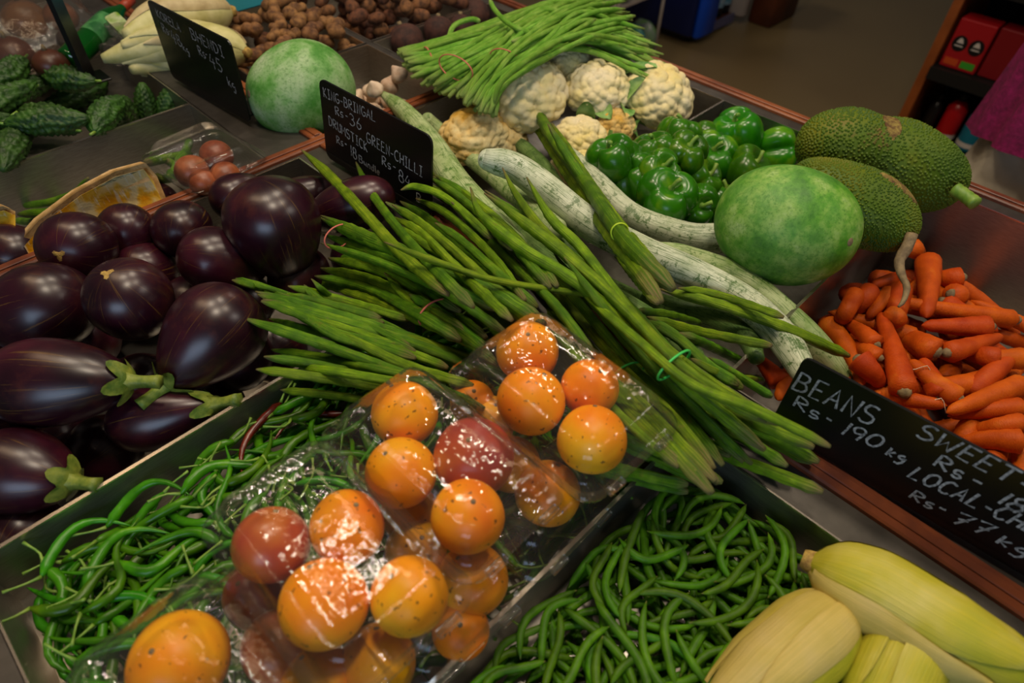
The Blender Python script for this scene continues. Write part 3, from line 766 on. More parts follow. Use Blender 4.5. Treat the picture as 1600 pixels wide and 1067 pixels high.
bundle([([(501, 419), (580, 437), (652, 472), (730, 520)], 19), ([(513, 403), (600, 425), (690, 478), (760, 528)], 18), ([(524, 398), (560, 408), (640, 440), (720, 488)], 16),
        ([(600, 425), (640, 470), (700, 505), (770, 560)], 15), ([(640, 460), (690, 490), (760, 545)], 19), ([(700, 460), (740, 490), (790, 530)], 19)],
       'drumstick bundle tied with a pink band just above the boxed fruit', .07, (690, 470), RUBBERP, 'pink rubber band', 6, seed=2, bw=40)
bundle([([(845, 688), (960, 730), (1075, 757)], 18), ([(960, 640), (1080, 690), (1200, 735), (1286, 769)], 21), ([(900, 640), (1020, 700), (1116, 745)], 19), ([(980, 600), (1080, 640), (1180, 695), (1230, 728)], 19),
        ([(1000, 600), (1100, 640), (1200, 680), (1280, 722)], 21), ([(980, 560), (1080, 620), (1180, 660), (1272, 699)], 20), ([(930, 620), (1050, 665), (1140, 712)], 19)],
       'drumstick pods pointing right past the bean bin corner, near the wooden rail', .05, under=8, seed=3)
bundle([([(617, 350), (650, 372), (700, 405), (770, 470)], 16), ([(613, 338), (660, 365), (720, 425), (800, 500)], 16), ([(613, 320), (660, 350), (740, 418), (830, 510)], 17), ([(680, 348), (720, 375), (770, 420), (840, 480)], 15),
        ([(471, 234), (520, 280), (575, 340), (630, 400), (700, 460)], 19), ([(556, 253), (580, 300), (625, 360), (680, 420), (740, 480)], 17)],
       'drumstick pods pointing up to the left in front of the chalk sign', .13, under=3, seed=4)
bundle([([(1010, 500), (1060, 530), (1110, 575), (1160, 607)], 19), ([(1032, 452), (1120, 475), (1220, 510), (1326, 556)], 19), ([(1060, 450), (1130, 462), (1225, 496)], 13), ([(990, 485), (1040, 490), (1095, 505)], 13),
        ([(1010, 495), (1080, 515), (1130, 525), (1206, 540)], 16), ([(1060, 520), (1110, 540), (1185, 578)], 17), ([(1080, 560), (1130, 585), (1183, 592)], 12), ([(1110, 560), (1150, 585), (1207, 620)], 15)],
       'drumstick pods fanned out over the pale snake gourds towards the carrots', .075, under=4, seed=5)
bundle([([(737, 360), (775, 405), (810, 455), (875, 512), (960, 620), (1080, 735)], 17), ([(760, 370), (830, 455), (900, 540), (985, 630), (1110, 770)], 20), ([(800, 400), (875, 462), (972, 575), (1050, 650), (1116, 732)], 18),
        ([(790, 400), (840, 455), (950, 575), (1020, 650), (1118, 752)], 20), ([(852, 505), (900, 560), (960, 640), (1060, 730)], 15)],
       'drumstick bundle in a green band, running behind the nearest fruit boxes', .085, (983, 580), RUBBERG, 'green rubber band', 4, seed=6, bw=30, bmax=.028)
bundle([([(705, 315), (750, 360), (810, 420), (870, 480), (930, 560)], 17), ([(625, 268), (665, 290), (740, 330), (800, 390)], 13), ([(626, 297), (650, 292), (700, 312), (770, 375)], 13), ([(660, 258), (700, 285), (760, 330), (830, 400)], 17),
        ([(668, 275), (720, 310), (790, 370), (860, 450)], 16), ([(650, 310), (700, 335), (770, 400), (820, 470)], 15)],
       'drumstick pods sweeping down from the edge of the chalk sign', .105, under=4, seed=7)
bundle([([(785, 262), (805, 300), (850, 360), (925, 430), (1000, 510), (1100, 590), (1195, 650)], 17), ([(823, 277), (860, 340), (905, 385), (960, 455), (1010, 515), (1090, 590), (1180, 640)], 19),
        ([(757, 302), (825, 352), (900, 412), (980, 485), (1060, 570), (1140, 625), (1216, 662)], 22), ([(880, 400), (960, 500), (1040, 590), (1110, 660), (1176, 726)], 16),
        ([(735, 293), (752, 335), (820, 390), (882, 427), (955, 485), (1045, 580), (1120, 640), (1195, 703)], 23), ([(900, 450), (1000, 535), (1080, 600), (1180, 640), (1297, 698)], 17)],
       'longest drumstick bundle, bound by a bright green band, over all the others', .115, (1050, 573), RUBBERG, 'bright green rubber band', 3, seed=8, bw=34, bmax=.032)
bundle([([(502, 380), (600, 412), (700, 458), (790, 520)], 15), ([(505, 366), (600, 400), (690, 440), (775, 483)], 19), ([(501, 337), (580, 372), (680, 412), (770, 452), (853, 506)], 24)],
       'thick drumstick pods in a pink band beside the largest eggplant', .10, (530, 368), RUBBERP, 'pink rubber band', 1, seed=9, bw=36)
g, P_, R_ = pod([(600, 378), (680, 408), (770, 437), (860, 452), (925, 458), (962, 447)], 12, 99, .125)
thing('drumstick', 'single thin drumstick pod with a brown seam lying crosswise on the bundles', 'vegetable', [(None, g, DRUM)])
bundle([([(945, 365), (975, 410), (1028, 474)], 15), ([(862, 192), (905, 260), (965, 345), (1010, 400), (1050, 450)], 17), ([(804, 156), (838, 198), (885, 270), (952, 368), (1000, 425), (1034, 472)], 18),
        ([(806, 146), (826, 150), (862, 215), (915, 285), (970, 365), (1010, 410), (1052, 452)], 24)],
       'upright drumstick bundle in a yellow band in front of the cauliflowers', .145, (962, 366), RUBBERY, 'yellow rubber band', 1, seed=10, bw=30)
g, P_, R_ = pod([(830, 800), (880, 803), (940, 795), (1025, 803)], 6, 98, .03)
# ------------------------------------------------------------------ roots in the far bins
def lump(seed, L, R, amp=.10, n=12, ns=14, sh=None):
    return blob(n, ns, L, R, sh, wob(seed, amp))
def pile(name, bx, count, mk, mat, label, cat, group, nvar=6, stuff=0, stuff_label=None, maxz=.02, dens=None, extra=None):
    var = [mk(s) for s in range(nvar)]; ms = [v[0].mesh(name, mat) for v in var]; g = Geo(); xm = [v[2].mesh(extra[0], extra[1]) if extra else None for v in var]
    for k in range(stuff + count):
        for _ in range(200):
            x = rng.uniform(bx[0] + .015, bx[1] - .015); y = rng.uniform(bx[2] + .015, bx[3] - .015); i, j = hidx(x, y)
            if Hm[i, j] < maxz and (dens is None or rng.rand() < dens(x, y)): break
        else: continue
        v = rng.randint(nvar); S = var[v][1]; a = rng.uniform(0, 2 * pi)
        C = rot2(np.array([s[:3] for s in S]), a); z = max(need(c + [x, y, 0], s[3], .8) - c[2] for c, s in zip(C, S))
        if z > maxz + .02: continue
        for c, s in zip(C, S): stamp(c + [x, y, z], s[3])
        M = np.array(Matrix.Rotation(a, 3, 'Z'))
        if k < stuff: g.merge(var[v][0].moved(M, (x, y, z))); continue
        o = bpy.data.objects.new(name, ms[v]); COL.objects.link(o); o.matrix_world = Matrix.Translation((x, y, z + T)) @ Matrix(M.tolist()).to_4x4(); tagit(o, label, cat, group)
        if extra: q = bpy.data.objects.new(extra[0], xm[v]); COL.objects.link(q); q.parent = o
    if stuff and g.n: thing(name + '_pile', stuff_label, cat, [(None, g, mat)], None, 'stuff')
def mk_taro(s):
    r = np.random.RandomState(s); L = r.uniform(.032, .05); R = r.uniform(.013, .018); tl = basis(unit([r.uniform(-1, 1), r.uniform(-1, 1), r.uniform(-.3, .3)]))
    g = lump(s, L, R, .08).moved(tl); d = tl[:, 2]; return g, [(*(d * q * L / 2), R * .9) for q in (-.45, .0, .45)]
pile('taro_root', (.777, 1.094, 1.16, 1.50), 120, mk_taro, POTATO, 'small brown hairy taro root in the heap at the back', 'taro', 'taro roots heaped in the back bin', 8, 30, 'lower taro roots packed in the back steel bin', .012)
pile('taro_root', (.60, .762, 1.20, 1.42), 10, mk_taro, POTATO, 'taro root strayed among the ginger by the steel divider', 'taro', 'taro roots strayed into the ginger bin', 8, 0, None, .0)
def mk_ginger(s):
    r = np.random.RandomState(s + 9); S = []; g = Geo(); p = np.array([0, 0, 0.0]); a = r.uniform(0, 6)
    for k in range(r.randint(4, 7)):
        R = r.uniform(.009, .014); L = r.uniform(.022, .036); d = unit([math.cos(a), math.sin(a), r.uniform(-.2, .2)]); a += r.uniform(-1.5, 1.5)
        g.merge(blob(9, 11, L, R, None, wob(s * 9 + k, .07)).moved(basis(d), p)); S.append((*p, R)); p = (p if r.rand() < .3 else p + d * L * .55)
    return g, S
pile('ginger_root', (.516, .76, 1.165, 1.42), 46, mk_ginger, GINGER, 'knobbly light brown ginger root in the heap behind the pale ash gourd', 'ginger', 'ginger roots heaped in their bin', 8, 14, 'lower ginger roots packed in their steel bin', .01)
def mk_garlic(s):
    r = np.random.RandomState(s + 3); R = r.uniform(.0125, .0165); tl = basis(unit([r.uniform(-.7, .7), r.uniform(-.7, .7), 1]))
    g = blob(14, 24, R * 1.9, R, lambda c: 1 - .30 * c - .2 * c * c, lambda ph, th: 1 + .07 * np.abs(np.cos(3.5 * th)))
    V = g.verts().copy(); k = V[:, 2] > R * .6; V[k, 2] += (V[k, 2] - R * .6) * .7; g.V = [V]
    return g.moved(tl), [(0, 0, 0, R * .9)]
pile('garlic_bulb', (.56, .755, .915, 1.10), 26, mk_garlic, GARLIC, 'pinkish white garlic bulb in the small heap beside the pale ash gourd', 'garlic', 'garlic bulbs in their bin', 6, 0, None, .0)
# ------------------------------------------------------------------ bitter gourds
def mk_karela(s):
    r = np.random.RandomState(s + 20); L = r.uniform(.11, .16); t = np.linspace(0, 1, 64); b = r.uniform(-.02, .02); P = np.stack([(t - .5) * L, b * (2 * t - 1) ** 2, 0 * t], 1)
    R = r.uniform(.018, .023) * (np.clip(np.sin(pi * (t * .96 + .02)), 0, 1) ** .6); R[0] = .004; R[-1] = .002
    g = tube(P, R, 48, lambda t, th, LL: 1 + .16 * np.cos(9 * th + np.sin(t * 14) * 1.2) * (.5 + .5 * np.sin(t * 75 + 2 * np.sin(3 * th))) + .07 * np.sin(t * 60 + 5 * np.cos(5 * th)))
    st = tube(np.array([P[0] + [.003, 0, 0], P[0] + [-.012, .001, .003]]), [.0028, .0022], 6)
    return g, [(*P[i], R[i] * .9) for i in (7, 17, 27, 37, 47, 57)], st
pile('bitter_gourd', (-.13, .30, 1.165, 1.445), 60, mk_karela, KAREL, 'dark green warty bitter gourd in the heap at the upper left', 'gourd', 'bitter gourds heaped in their bin', 7, 0, None, .012, extra=('stem', STEMG), dens=lambda x, y: 1 if x < .20 else .2)
def carrot_prof(n, r, blunt=False):
    t = np.linspace(0, 1, n)
    return r * np.clip(np.sqrt(np.clip(t / .05, 0, 1)) * .7 + .3, 0, 1) * (1 - .55 * t ** 1.3) * np.clip(((1 - t) / .10) ** .5, .08, 1)
def carrot_geo(P, R, seed): return tube(P, R, 14, lambda t, th, L: 1 + .025 * np.sin(t * 34 + seed) + .02 * np.cos(2 * th + seed))
cpro = []
for s in range(8):
    r = np.random.RandomState(s + 40); L = r.uniform(.11, .16); t = np.linspace(0, 1, 15); b = r.uniform(-.015, .015)
    P = np.stack([(t - .5) * L, b * (2 * t - 1) ** 2 - b / 2, 0 * t], 1); R = carrot_prof(15, r.uniform(.012, .016)); cpro.append((carrot_geo(P, R, s), P, R))
CB = (.515, 1.095, -.34, .156)
scatter(cpro, 70, 60, (.515, 1.0, -.30, .156), 'carrot', 'orange carrot partly buried in the carrot heap', 'carrot', 'buried carrots in the heap', CARROT, 'lowest layer of orange carrots in the deep steel bin', .7, maxz=-.055,
        dens=lambda x, y: 1.0 if x < .86 else .5)
# ------------------------------------------------------------------ capsicums
def capsicum(x, y, w, z, ax, seed, label):
    r = np.random.RandomState(seed); P = at(x, y, z); R = px2m(w, P) / 2 * 1.27; L = R * r.uniform(1.7, 2.2); n = r.choice([3, 4]); p0 = r.uniform(0, 6)
    md = lambda ph, th: 1 + (.40 * np.abs(np.cos(n * th / 2 + p0)) ** .5 - .3) + .04 * np.sin(2 * ph + th)
    g = blob(30, 52, L, R * 1.02, lambda c: (1 + .10 * c) * (1 - .06 * c * c), md, .62)
    V = g.verts().copy(); rr = np.hypot(V[:, 0], V[:, 1]) / R
    V[:, 2] -= np.where(V[:, 2] > 0, 1, -.6) * .36 * R * np.exp(-(rr / .36) ** 2); g.V = [V]
    B = basis(camdir(*ax)); st = spline([(0, 0, L / 2 - .34 * R), (.001, 0, L / 2 - .20 * R), (.005, .003, L / 2 - .04 * R), (.011, .005, L / 2 + .04 * R)], 8)
    s = tube(st, np.array([.007, .0042, .0033, .003, .003, .0032, .0034, .0036]), 8)
    for q in (-.5, 0, .5): stamp(P + B[:, 2] * q * L / 2, R * .9)
    thing('capsicum', label, 'capsicum', [('flesh', g.moved(B, P), CAPS), ('stem', s.moved(B, P), STEMG)], 'green capsicums in their bin')
CP = [(980, 285, 56, -.055, (.3, .6, .4)), (1120, 320, 56, -.065, (.3, .6, .4)), (1180, 300, 56, -.065, (-.3, .6, .4)), (1075, 350, 50, -.06, (0, .7, .5)), (1140, 345, 44, -.05, (.5, .5, .5)), (1000, 330, 54, -.05, (-.6, .3, .4)),
      (1210, 236, 58, -.035, (.9, .1, .2)), (1060, 212, 50, -.03, (.2, .9, .4)), (1022, 240, 54, -.03, (-.2, .8, .5)), (1070, 242, 52, -.025, (.1, .4, .9)), (1112, 246, 60, -.03, (-.1, .3, .9)), (1150, 213, 62, -.02, (-.3, .7, .7)),
      (1165, 266, 56, -.035, (.5, .4, .8)), (1103, 222, 44, -.03, (-.9, .4, .2)), (1030, 268, 52, -.025, (.2, .2, 1)), (985, 262, 60, -.04, (-.5, -.2, .8)), (957, 250, 58, -.02, (-.3, .6, .6)), (1090, 283, 56, -.03, (.6, .3, .7)),
      (992, 292, 56, -.02, (-.3, .8, .5)), (1085, 318, 52, -.025, (.2, -.3, .9)), (1040, 313, 72, -.015, (.05, .35, .9)), (945, 285, 46, -.03, (-.8, .3, .4))]
CL = ['under the pale gourd end', 'low beside the big ash gourd', 'low under the big ash gourd', 'lowest in front of the others', 'small, between gourd and box end', 'low behind the snake gourd',
      'lying against the jackfruit', 'at the back below the cauliflower', 'second from the left at the back', 'in the middle of the back row', 'with a deep dimple, right of the middle', 'with a curved pale stem at the top', 'right of the middle, beside the ash gourd', 'lying sideways in the back row', 'showing its wavy base, centre left', 'left side, half hidden', 'leftmost, touching the white cauliflower', 'centre right, behind the largest', 'left of the largest', 'just right of the largest', 'largest and nearest, facing out', 'small, beside the upright pods']
for k, (c, l) in enumerate(zip(CP, CL)):
    if c[0] < 1080 and c[1] < 270: c = (c[0], c[1], c[2], c[3] + .035, c[4])
    capsicum(*c, 100 + k, 'green capsicum ' + l)

# ------------------------------------------------------------------ cauliflowers
from mathutils.kdtree import KDTree
def fib(n, top=-1.0):
    i = np.arange(n) + .5; z = 1 - (1 - top) * i / n; th = pi * (1 + 5 ** .5) * i; r = np.sqrt(1 - z * z)
    return np.stack([r * np.cos(th), r * np.sin(th), z], 1)
def bumps(D, C, rad, h):
    k = KDTree(len(C))
    for i, c in enumerate(C): k.insert(c, i)
    k.balance(); d = np.array([k.find(x)[2] for x in D]); u = np.clip(d / rad, 0, 1)
    return h * np.sqrt(1 - u * u)
def caulihead(x, y, w, z, seed, label, mat=CAULI, ax=(0, .6, .8), leaves=(), sx=1.0, fl=.8, nb=34):
    r = np.random.RandomState(seed); P = at(x, y, z); R = px2m(w, P) / 2
    n, ns = 100, 130; ph = np.linspace(.001, pi - .001, n); th = np.linspace(0, 2 * pi, ns, endpoint=False)
    D = np.stack([np.sin(ph)[:, None] * np.cos(th), np.sin(ph)[:, None] * np.sin(th), np.broadcast_to(np.cos(ph)[:, None], (n, ns))], -1).reshape(-1, 3)
    C1 = unit(fib(nb, -.6) + r.normal(0, .09, (nb, 3))); C2 = unit(fib(230) + r.normal(0, .04, (230, 3)))
    h = .78 + bumps(D, C1, .42, .22) + bumps(D, C2, .15, .085)
    V = D * h[:, None] * R * 1.0; V[:, 2] *= fl; V[:, 0] *= sx
    V[:, 2] = np.where(V[:, 2] < 0, V[:, 2] * .75, V[:, 2])
    B = basis(camdir(*ax)); g = Geo().add(V, gridf(n, ns, flip=True)).moved(B, P); ps = [('curd', g, mat)]
    core = tube(np.array([(0, 0, -.9 * R * fl), (0, 0, -.5 * R * fl)]), R * .35, 10).moved(B, P); ps.append(('stalk', core, LEAF))
    for (a, ln, wd, curl) in leaves:
        m_, q = 9, 7; u = np.linspace(0, 1, m_); v = np.linspace(-1, 1, q); V = []
        for uu in u:
            el = -.7 + uu * ln; rr = R * 1.03 + .004 * math.sin(uu * 5); wv = wd * R * math.sin(pi * (.12 + .80 * uu)) ** .8
            for vv in v:
                b = vv * wv; c_ = np.array([math.cos(el) * rr * sx, b, math.sin(el) * rr * fl]) + np.array([1, 0, .3]) * (abs(vv) ** 1.5 * .005 + curl * uu ** 3 * R)
                V.append([c_[0] * math.cos(a) - c_[1] * math.sin(a), c_[0] * math.sin(a) + c_[1] * math.cos(a), c_[2]])
        V = np.array(V); N = np.tile([0, 0, -.0015], (len(V), 1)); lg = Geo().add(np.concatenate([V, V + N]), [gridf(m_, q, False), gridf(m_, q, False, m_ * q, True)])
        ps.append(('leaf', lg.moved(B, P), LEAF))
    stamp(P, R * .9)
    thing('cauliflower', label, 'cauliflower', ps, 'cauliflowers heaped in their bin')
caulihead(905, 262, 90, -.04, 1, 'small cauliflower low beside the capsicums, behind the pods', leaves=[(-1.2, 1.0, .3, .1)])
caulihead(960, 205, 66, -.02, 2, 'cauliflower stump with green leaf ribs between two larger heads', mat=CAULY, ax=(.2, -.4, .8), leaves=[(k * 1.05, 1.5, .42, .10) for k in range(6)], fl=.7)
caulihead(905, 220, 84, -.01, 3, 'cauliflower just right of the upright drumstick tips', leaves=[(.3, 1.2, .35, .25)])
caulihead(740, 215, 112, -.02, 4, 'yellowed cauliflower with brown specks behind the snake gourds', CAULY, ax=(-.3, .7, .6), sx=1.05, fl=.75)
caulihead(785, 225, 80, -.035, 44, 'small yellowed cauliflower between the specked one and the largest', CAULY, ax=(.1, .6, .7))
caulihead(940, 82, 62, .03, 5, 'smallest cauliflower at the back under the long beans')
caulihead(878, 103, 92, .03, 6, 'cauliflower beneath the drooping long beans, at the back')
caulihead(932, 142, 102, .02, 7, 'creamy yellow cauliflower in the middle of the heap', leaves=[(-1.7, 1.0, .3, .1)])
caulihead(820, 152, 130, .02, 8, 'largest pale cauliflower nearest the cut ends of the long beans', ax=(-.15, .5, .85), nb=40)
caulihead(1025, 152, 114, .005, 9, 'rightmost cauliflower with a green leaf curling over its top', ax=(.3, .5, .8), leaves=[(1.9, 2.0, .25, .12), (2.6, 1.6, .22, .15)])

# ------------------------------------------------------------------ yardlong bean bundles
def longbundle(root, mid, tip, n, wpx, seed, label, spread, z0, zb, tang=None, bandt=.12):
    """n thin beans from a fanned cut end at root, held by a band, draping over mid to tip (pixel courses)"""
    r = np.random.RandomState(seed); parts = []; zs = np.array(z0)
    for k in range(n):
        a = r.uniform(0, 2 * pi); q = math.sqrt(r.rand()); ox, oz = math.cos(a) * q, math.sin(a) * q
        pts = []; zz = []
        C = [root] + list(mid) + [tip]
        for i, (cx, cy) in enumerate(C):
            sx = spread[i]; nx, ny = sx[0] * ox, sx[1] * ox
            pts.append((cx + nx + r.normal(0, sx[2]), cy + ny + r.normal(0, sx[2]) * .6)); zz.append(zs[i] + oz * sx[3])
        cut = r.uniform(0, .10); pts[0] = (pts[0][0] * (1 - cut) + pts[1][0] * cut, pts[0][1] * (1 - cut) + pts[1][1] * cut)
        e = r.uniform(-.25, .12); pts[-1] = (pts[-1][0] + (pts[-1][0] - pts[-2][0]) * e, pts[-1][1] + (pts[-1][1] - pts[-2][1]) * e)
        Q = np.array([at(a_, b_, c_) for (a_, b_), c_ in zip(pts, zz)]); P = spline(Q, 22)
        P[:, 2] += .004 * np.sin(np.linspace(0, 1, 22) * r.uniform(3, 9) + k)
        R = taper(22, px2m(wpx, P[10]) / 2, .03, .10, .75, .3)
        parts.append(('long_bean', tube(P, R, 6, lambda t, th, L: 1 + .08 * np.sin(t * 60 + k)), LONGB))
    c = at(*zb[0], zb[1]); d = at(*zb[2], zb[1]) - at(*zb[3], zb[1])
    parts.append(ringband(c, d, zb[4], zb[5], RUBBERP, 'dull pink rubber band'))
    thing('long_bean_bundle', label, 'vegetable bundle', parts, 'tied bundles of yardlong beans')
longbundle((632, 98), [(672, 90), (760, 68), (880, 40)], (1010, 82), 50, 8.5, 1, 'long bean bundle lying left with its cut ends over the beetroot bin',
           [(12, 22, 4, .016), (10, 20, 3, .014), (12, 28, 4, .016), (14, 34, 6, .016), (24, 34, 14, .01)], [.05, .055, .07, .085, .055], ((669, 92), .055, (700, 86), (650, 94), .027, .018))
longbundle((672, 132), [(725, 100), (800, 62), (880, 36)], (985, 66), 54, 8.5, 2, 'long bean bundle in the middle, its ends hanging over the cauliflower bin rail',
           [(30, 22, 5, .014), (24, 18, 3, .016), (18, 26, 4, .018), (20, 34, 7, .016), (26, 20, 12, .01)], [.035, .06, .085, .095, .06], ((712, 106), .075, (760, 80), (700, 112), .036, .02))
longbundle((738, 166), [(770, 112), (830, 66), (900, 26)], (960, 22), 54, 8.5, 3, 'long bean bundle on top, trailing over the large cauliflower',
           [(34, 22, 6, .012), (22, 22, 4, .014), (22, 26, 5, .016), (30, 28, 8, .016), (30, 22, 14, .012)], [.045, .075, .10, .10, .07], ((790, 95), .09, (830, 72), (775, 105), .032, .018))
for k, (pts, z, lab) in enumerate([
    ([(1040, 100), (1000, 90), (960, 60), (900, 38), (840, 40)], [.045, .055, .075, .10, .11], 'long bean reaching furthest right over the wooden rail'),
    ([(1020, 100), (985, 85), (930, 58), (870, 50)], [.05, .06, .09, .11], 'long bean curving down beside the rightmost cauliflower'),
    ([(992, 25), (930, 35), (870, 45), (800, 65)], [.08, .10, .11, .11], 'long bean sticking straight out to the right'),
    ([(772, 165), (782, 130), (830, 90), (880, 60), (930, 30)], [.06, .09, .12, .12, .12], 'long bean hanging down over the largest cauliflower'),
    ([(845, 78), (880, 62), (930, 55), (980, 65)], [.105, .11, .11, .09], 'long bean lying across the back cauliflower'),
    ([(765, 0), (775, 18), (800, 40), (850, 60)], [.13, .12, .115, .11], 'long bean poking up at the top edge'),
    ([(700, 62), (710, 40), (735, 30), (750, 33)], [.06, .075, .08, .08], 'single curled long bean loop above the left bundle')]):
    P = spline([at(a, b, c) for (a, b), c in zip(pts, z)], 24)
    thing('long_bean', lab, 'bean', [(None, tube(P, taper(24, px2m(8, P[10]) / 2, .05, .05, .5, .5), 7), LONGB)], 'loose yardlong beans over the bundles')

# ------------------------------------------------------------------ ash gourds and jackfruits
def bigblob(name, x, y, z, wl, wr, ax, mat, label, cat, seed, amp=.015, sh=None, extra=None, sq=.95):
    P = at(x, y, z); L = px2m(wl, P); R = px2m(wr, P) / 2; B = basis(camdir(*ax))
    g = blob(44, 52, L, R, sh, wob(seed, amp), sq).moved(B, P); ps = [('rind', g, mat)]
    for s in (-.6, -.3, 0, .3, .6): stamp(P + B[:, 2] * s * L / 2, R * math.sqrt(1 - s * s))
    if extra: ps += extra(P, B, L, R)
    thing(name, label, cat, ps)
def scarp(loc, r_):
    def f(P, B, L, R):
        d = camdir(*loc); l = B.T @ d; c = P + d / math.sqrt((l[0] / R) ** 2 + (l[1] / R) ** 2 + (2 * l[2] / L) ** 2)
        Bb = basis(unit(B @ (l / np.array([R * R, R * R, L * L / 4])))); g = blob(8, 14, .003, r_).moved(Bb, c); return [('stem_scar', g, STEMB)]
    return f
bigblob('ash_gourd', 472, 143, .035, 166, 146, (.9, .35, -.2), ASHL, 'large pale green ash gourd left of the drumstick price sign, on the rail', 'gourd', 3, extra=scarp((-.80, -.25, .55), .007))
bigblob('ash_gourd', 1228, 352, .05, 218, 184, (.93, -.3, .2), ASHG, 'big dark green ash gourd between the capsicums and the carrots', 'gourd', 5, extra=scarp((.62, -.36, .70), .0055))
BRUISE = simple('bruised_rind', '#5a3c1a', '#94803a', 140, .8, bump=.8, bscale=500)
def jack(x, y, z, wl, wr, ax, seed, label, sh, stem, nsp=3600, mod=None, patch=None):
    P = at(x, y, z); L = px2m(wl, P); R = px2m(wr, P) / 2; B = basis(camdir(*ax)); wm = mod or wob(seed, .03)
    g = blob(50, 60, L, R, sh, wm, .85)
    i = np.arange(nsp) + .5; c = 1 - 2 * i / nsp; rj = np.random.RandomState(seed); th = (pi * (1 + 5 ** .5) * i) % (2 * pi) + rj.normal(0, .022, nsp); ph = np.clip(np.arccos(-c) + rj.normal(0, .014, nsp), .02, pi - .02)
    def pos(ph, th, k=0): 
        r = R * np.sin(ph) ** .85 * sh(-np.cos(ph)) * wm(ph, th) + k
        return np.stack([r * np.cos(th), r * np.sin(th), -np.cos(ph) * L / 2], -1)
    p = pos(ph, th); e = .01
    n_ = unit(np.cross(pos(ph, th + e) - pos(ph, th - e), pos(ph + e, th) - pos(ph - e, th))); s = np.sign((n_ * p).sum(1)); n_ = n_ * s[:, None]
    a = unit(np.cross(n_, [0, 0, 1.0])); b = np.cross(n_, a); hs = .0021; r0 = math.sqrt(2 * pi * R * L * .8 / nsp / pi) * 1.02
    V = []
    for k in range(5): V.append(p + (a * math.cos(k * 2 * pi / 5) + b * math.sin(k * 2 * pi / 5)) * r0 - n_ * .0006)
    for k in range(5): V.append(p + (a * math.cos(k * 2 * pi / 5) + b * math.sin(k * 2 * pi / 5)) * r0 * .42 + n_ * hs * .8)
    V.append(p + n_ * hs); V = np.stack(V, 1).reshape(-1, 3)
    o = np.arange(nsp)[:, None] * 11
    q = np.concatenate([o + np.array([k, (k + 1) % 5, 5 + (k + 1) % 5, 5 + k]) for k in range(5)]); t = np.concatenate([o + np.array([5 + k, 5 + (k + 1) % 5, 10]) for k in range(5)])
    sp = Geo().add(V, [q, t])
    for s in (-.6, -.3, 0, .3, .6): stamp(P + B[:, 2] * s * L / 2, R * math.sqrt(1 - s * s))
    SP = spline([at(*q[:2], q[2]) for q in stem[0]], 14)
    sg = tube(SP, np.interp(np.linspace(0, 1, 14), np.linspace(0, 1, len(stem[1])), stem[1]), 12, lambda t, th, L_: 1 + .08 * np.sin(t * 25) * np.cos(2 * th))
    xtra = []
    if patch:
        d = B.T @ camdir(*patch[0]); th0 = math.atan2(d[1], d[0]); m1, m2 = 16, 14; rr = np.random.RandomState(seed)
        A_, B_ = np.meshgrid(np.linspace(-1, 1, m1), np.linspace(-1, 1, m2), indexing='ij'); ed = 1 + .25 * rr.rand(m1, 1)
        k_ = np.sqrt(np.clip(1 - A_ ** 2, .02, 1)); PH = patch[1] + A_ * patch[2]; TH = th0 + B_ * patch[3] * k_ * ed
        V_ = pos(PH, TH, .0023 - .0022 * (np.maximum(np.abs(A_), np.abs(B_)) > .97)); V_[..., 2] += .0
        xtra = [('bruised_patch', Geo().add(V_.reshape(-1, 3), gridf(m1, m2, False)).moved(B, P), BRUISE)]
    thing('jackfruit', label, 'jackfruit', xtra + [('rind', g.moved(B, P), JACK), ('rind_spikes', sp.moved(B, P), JACK, True, 'stuff'), ('stem', sg, stem[2])])
jack(1378, 252, .045, 275, 138, (.94, -.26, -.1), 11, 'larger green jackfruit behind, with a brown scarred waist and thick green stem', lambda c: 1 - .13 * np.exp(-((c + .22) / .22) ** 2), ([(1492, 296, .05), (1508, 306, .05), (1524, 318, .05)], [.010, .009, .0095], STEMG), patch=((-.1, .62, .78), 1.36, .10, .42))
jack(1332, 318, .058, 208, 112, (.83, -.5, .1), 12, 'smaller yellowish jackfruit in front with a long curled dry stem', lambda c: 1 + .05 * c, ([(1424, 366, .055), (1418, 385, .045), (1405, 408, .035), (1409, 430, .03), (1417, 448, .03), (1412, 470, .03), (1404, 479, .03)], [.008, .007, .0065, .0045, .004, .0035, .0015], STEMB), nsp=3000, patch=((.45, .60, .66), 2.0, .42, .13))

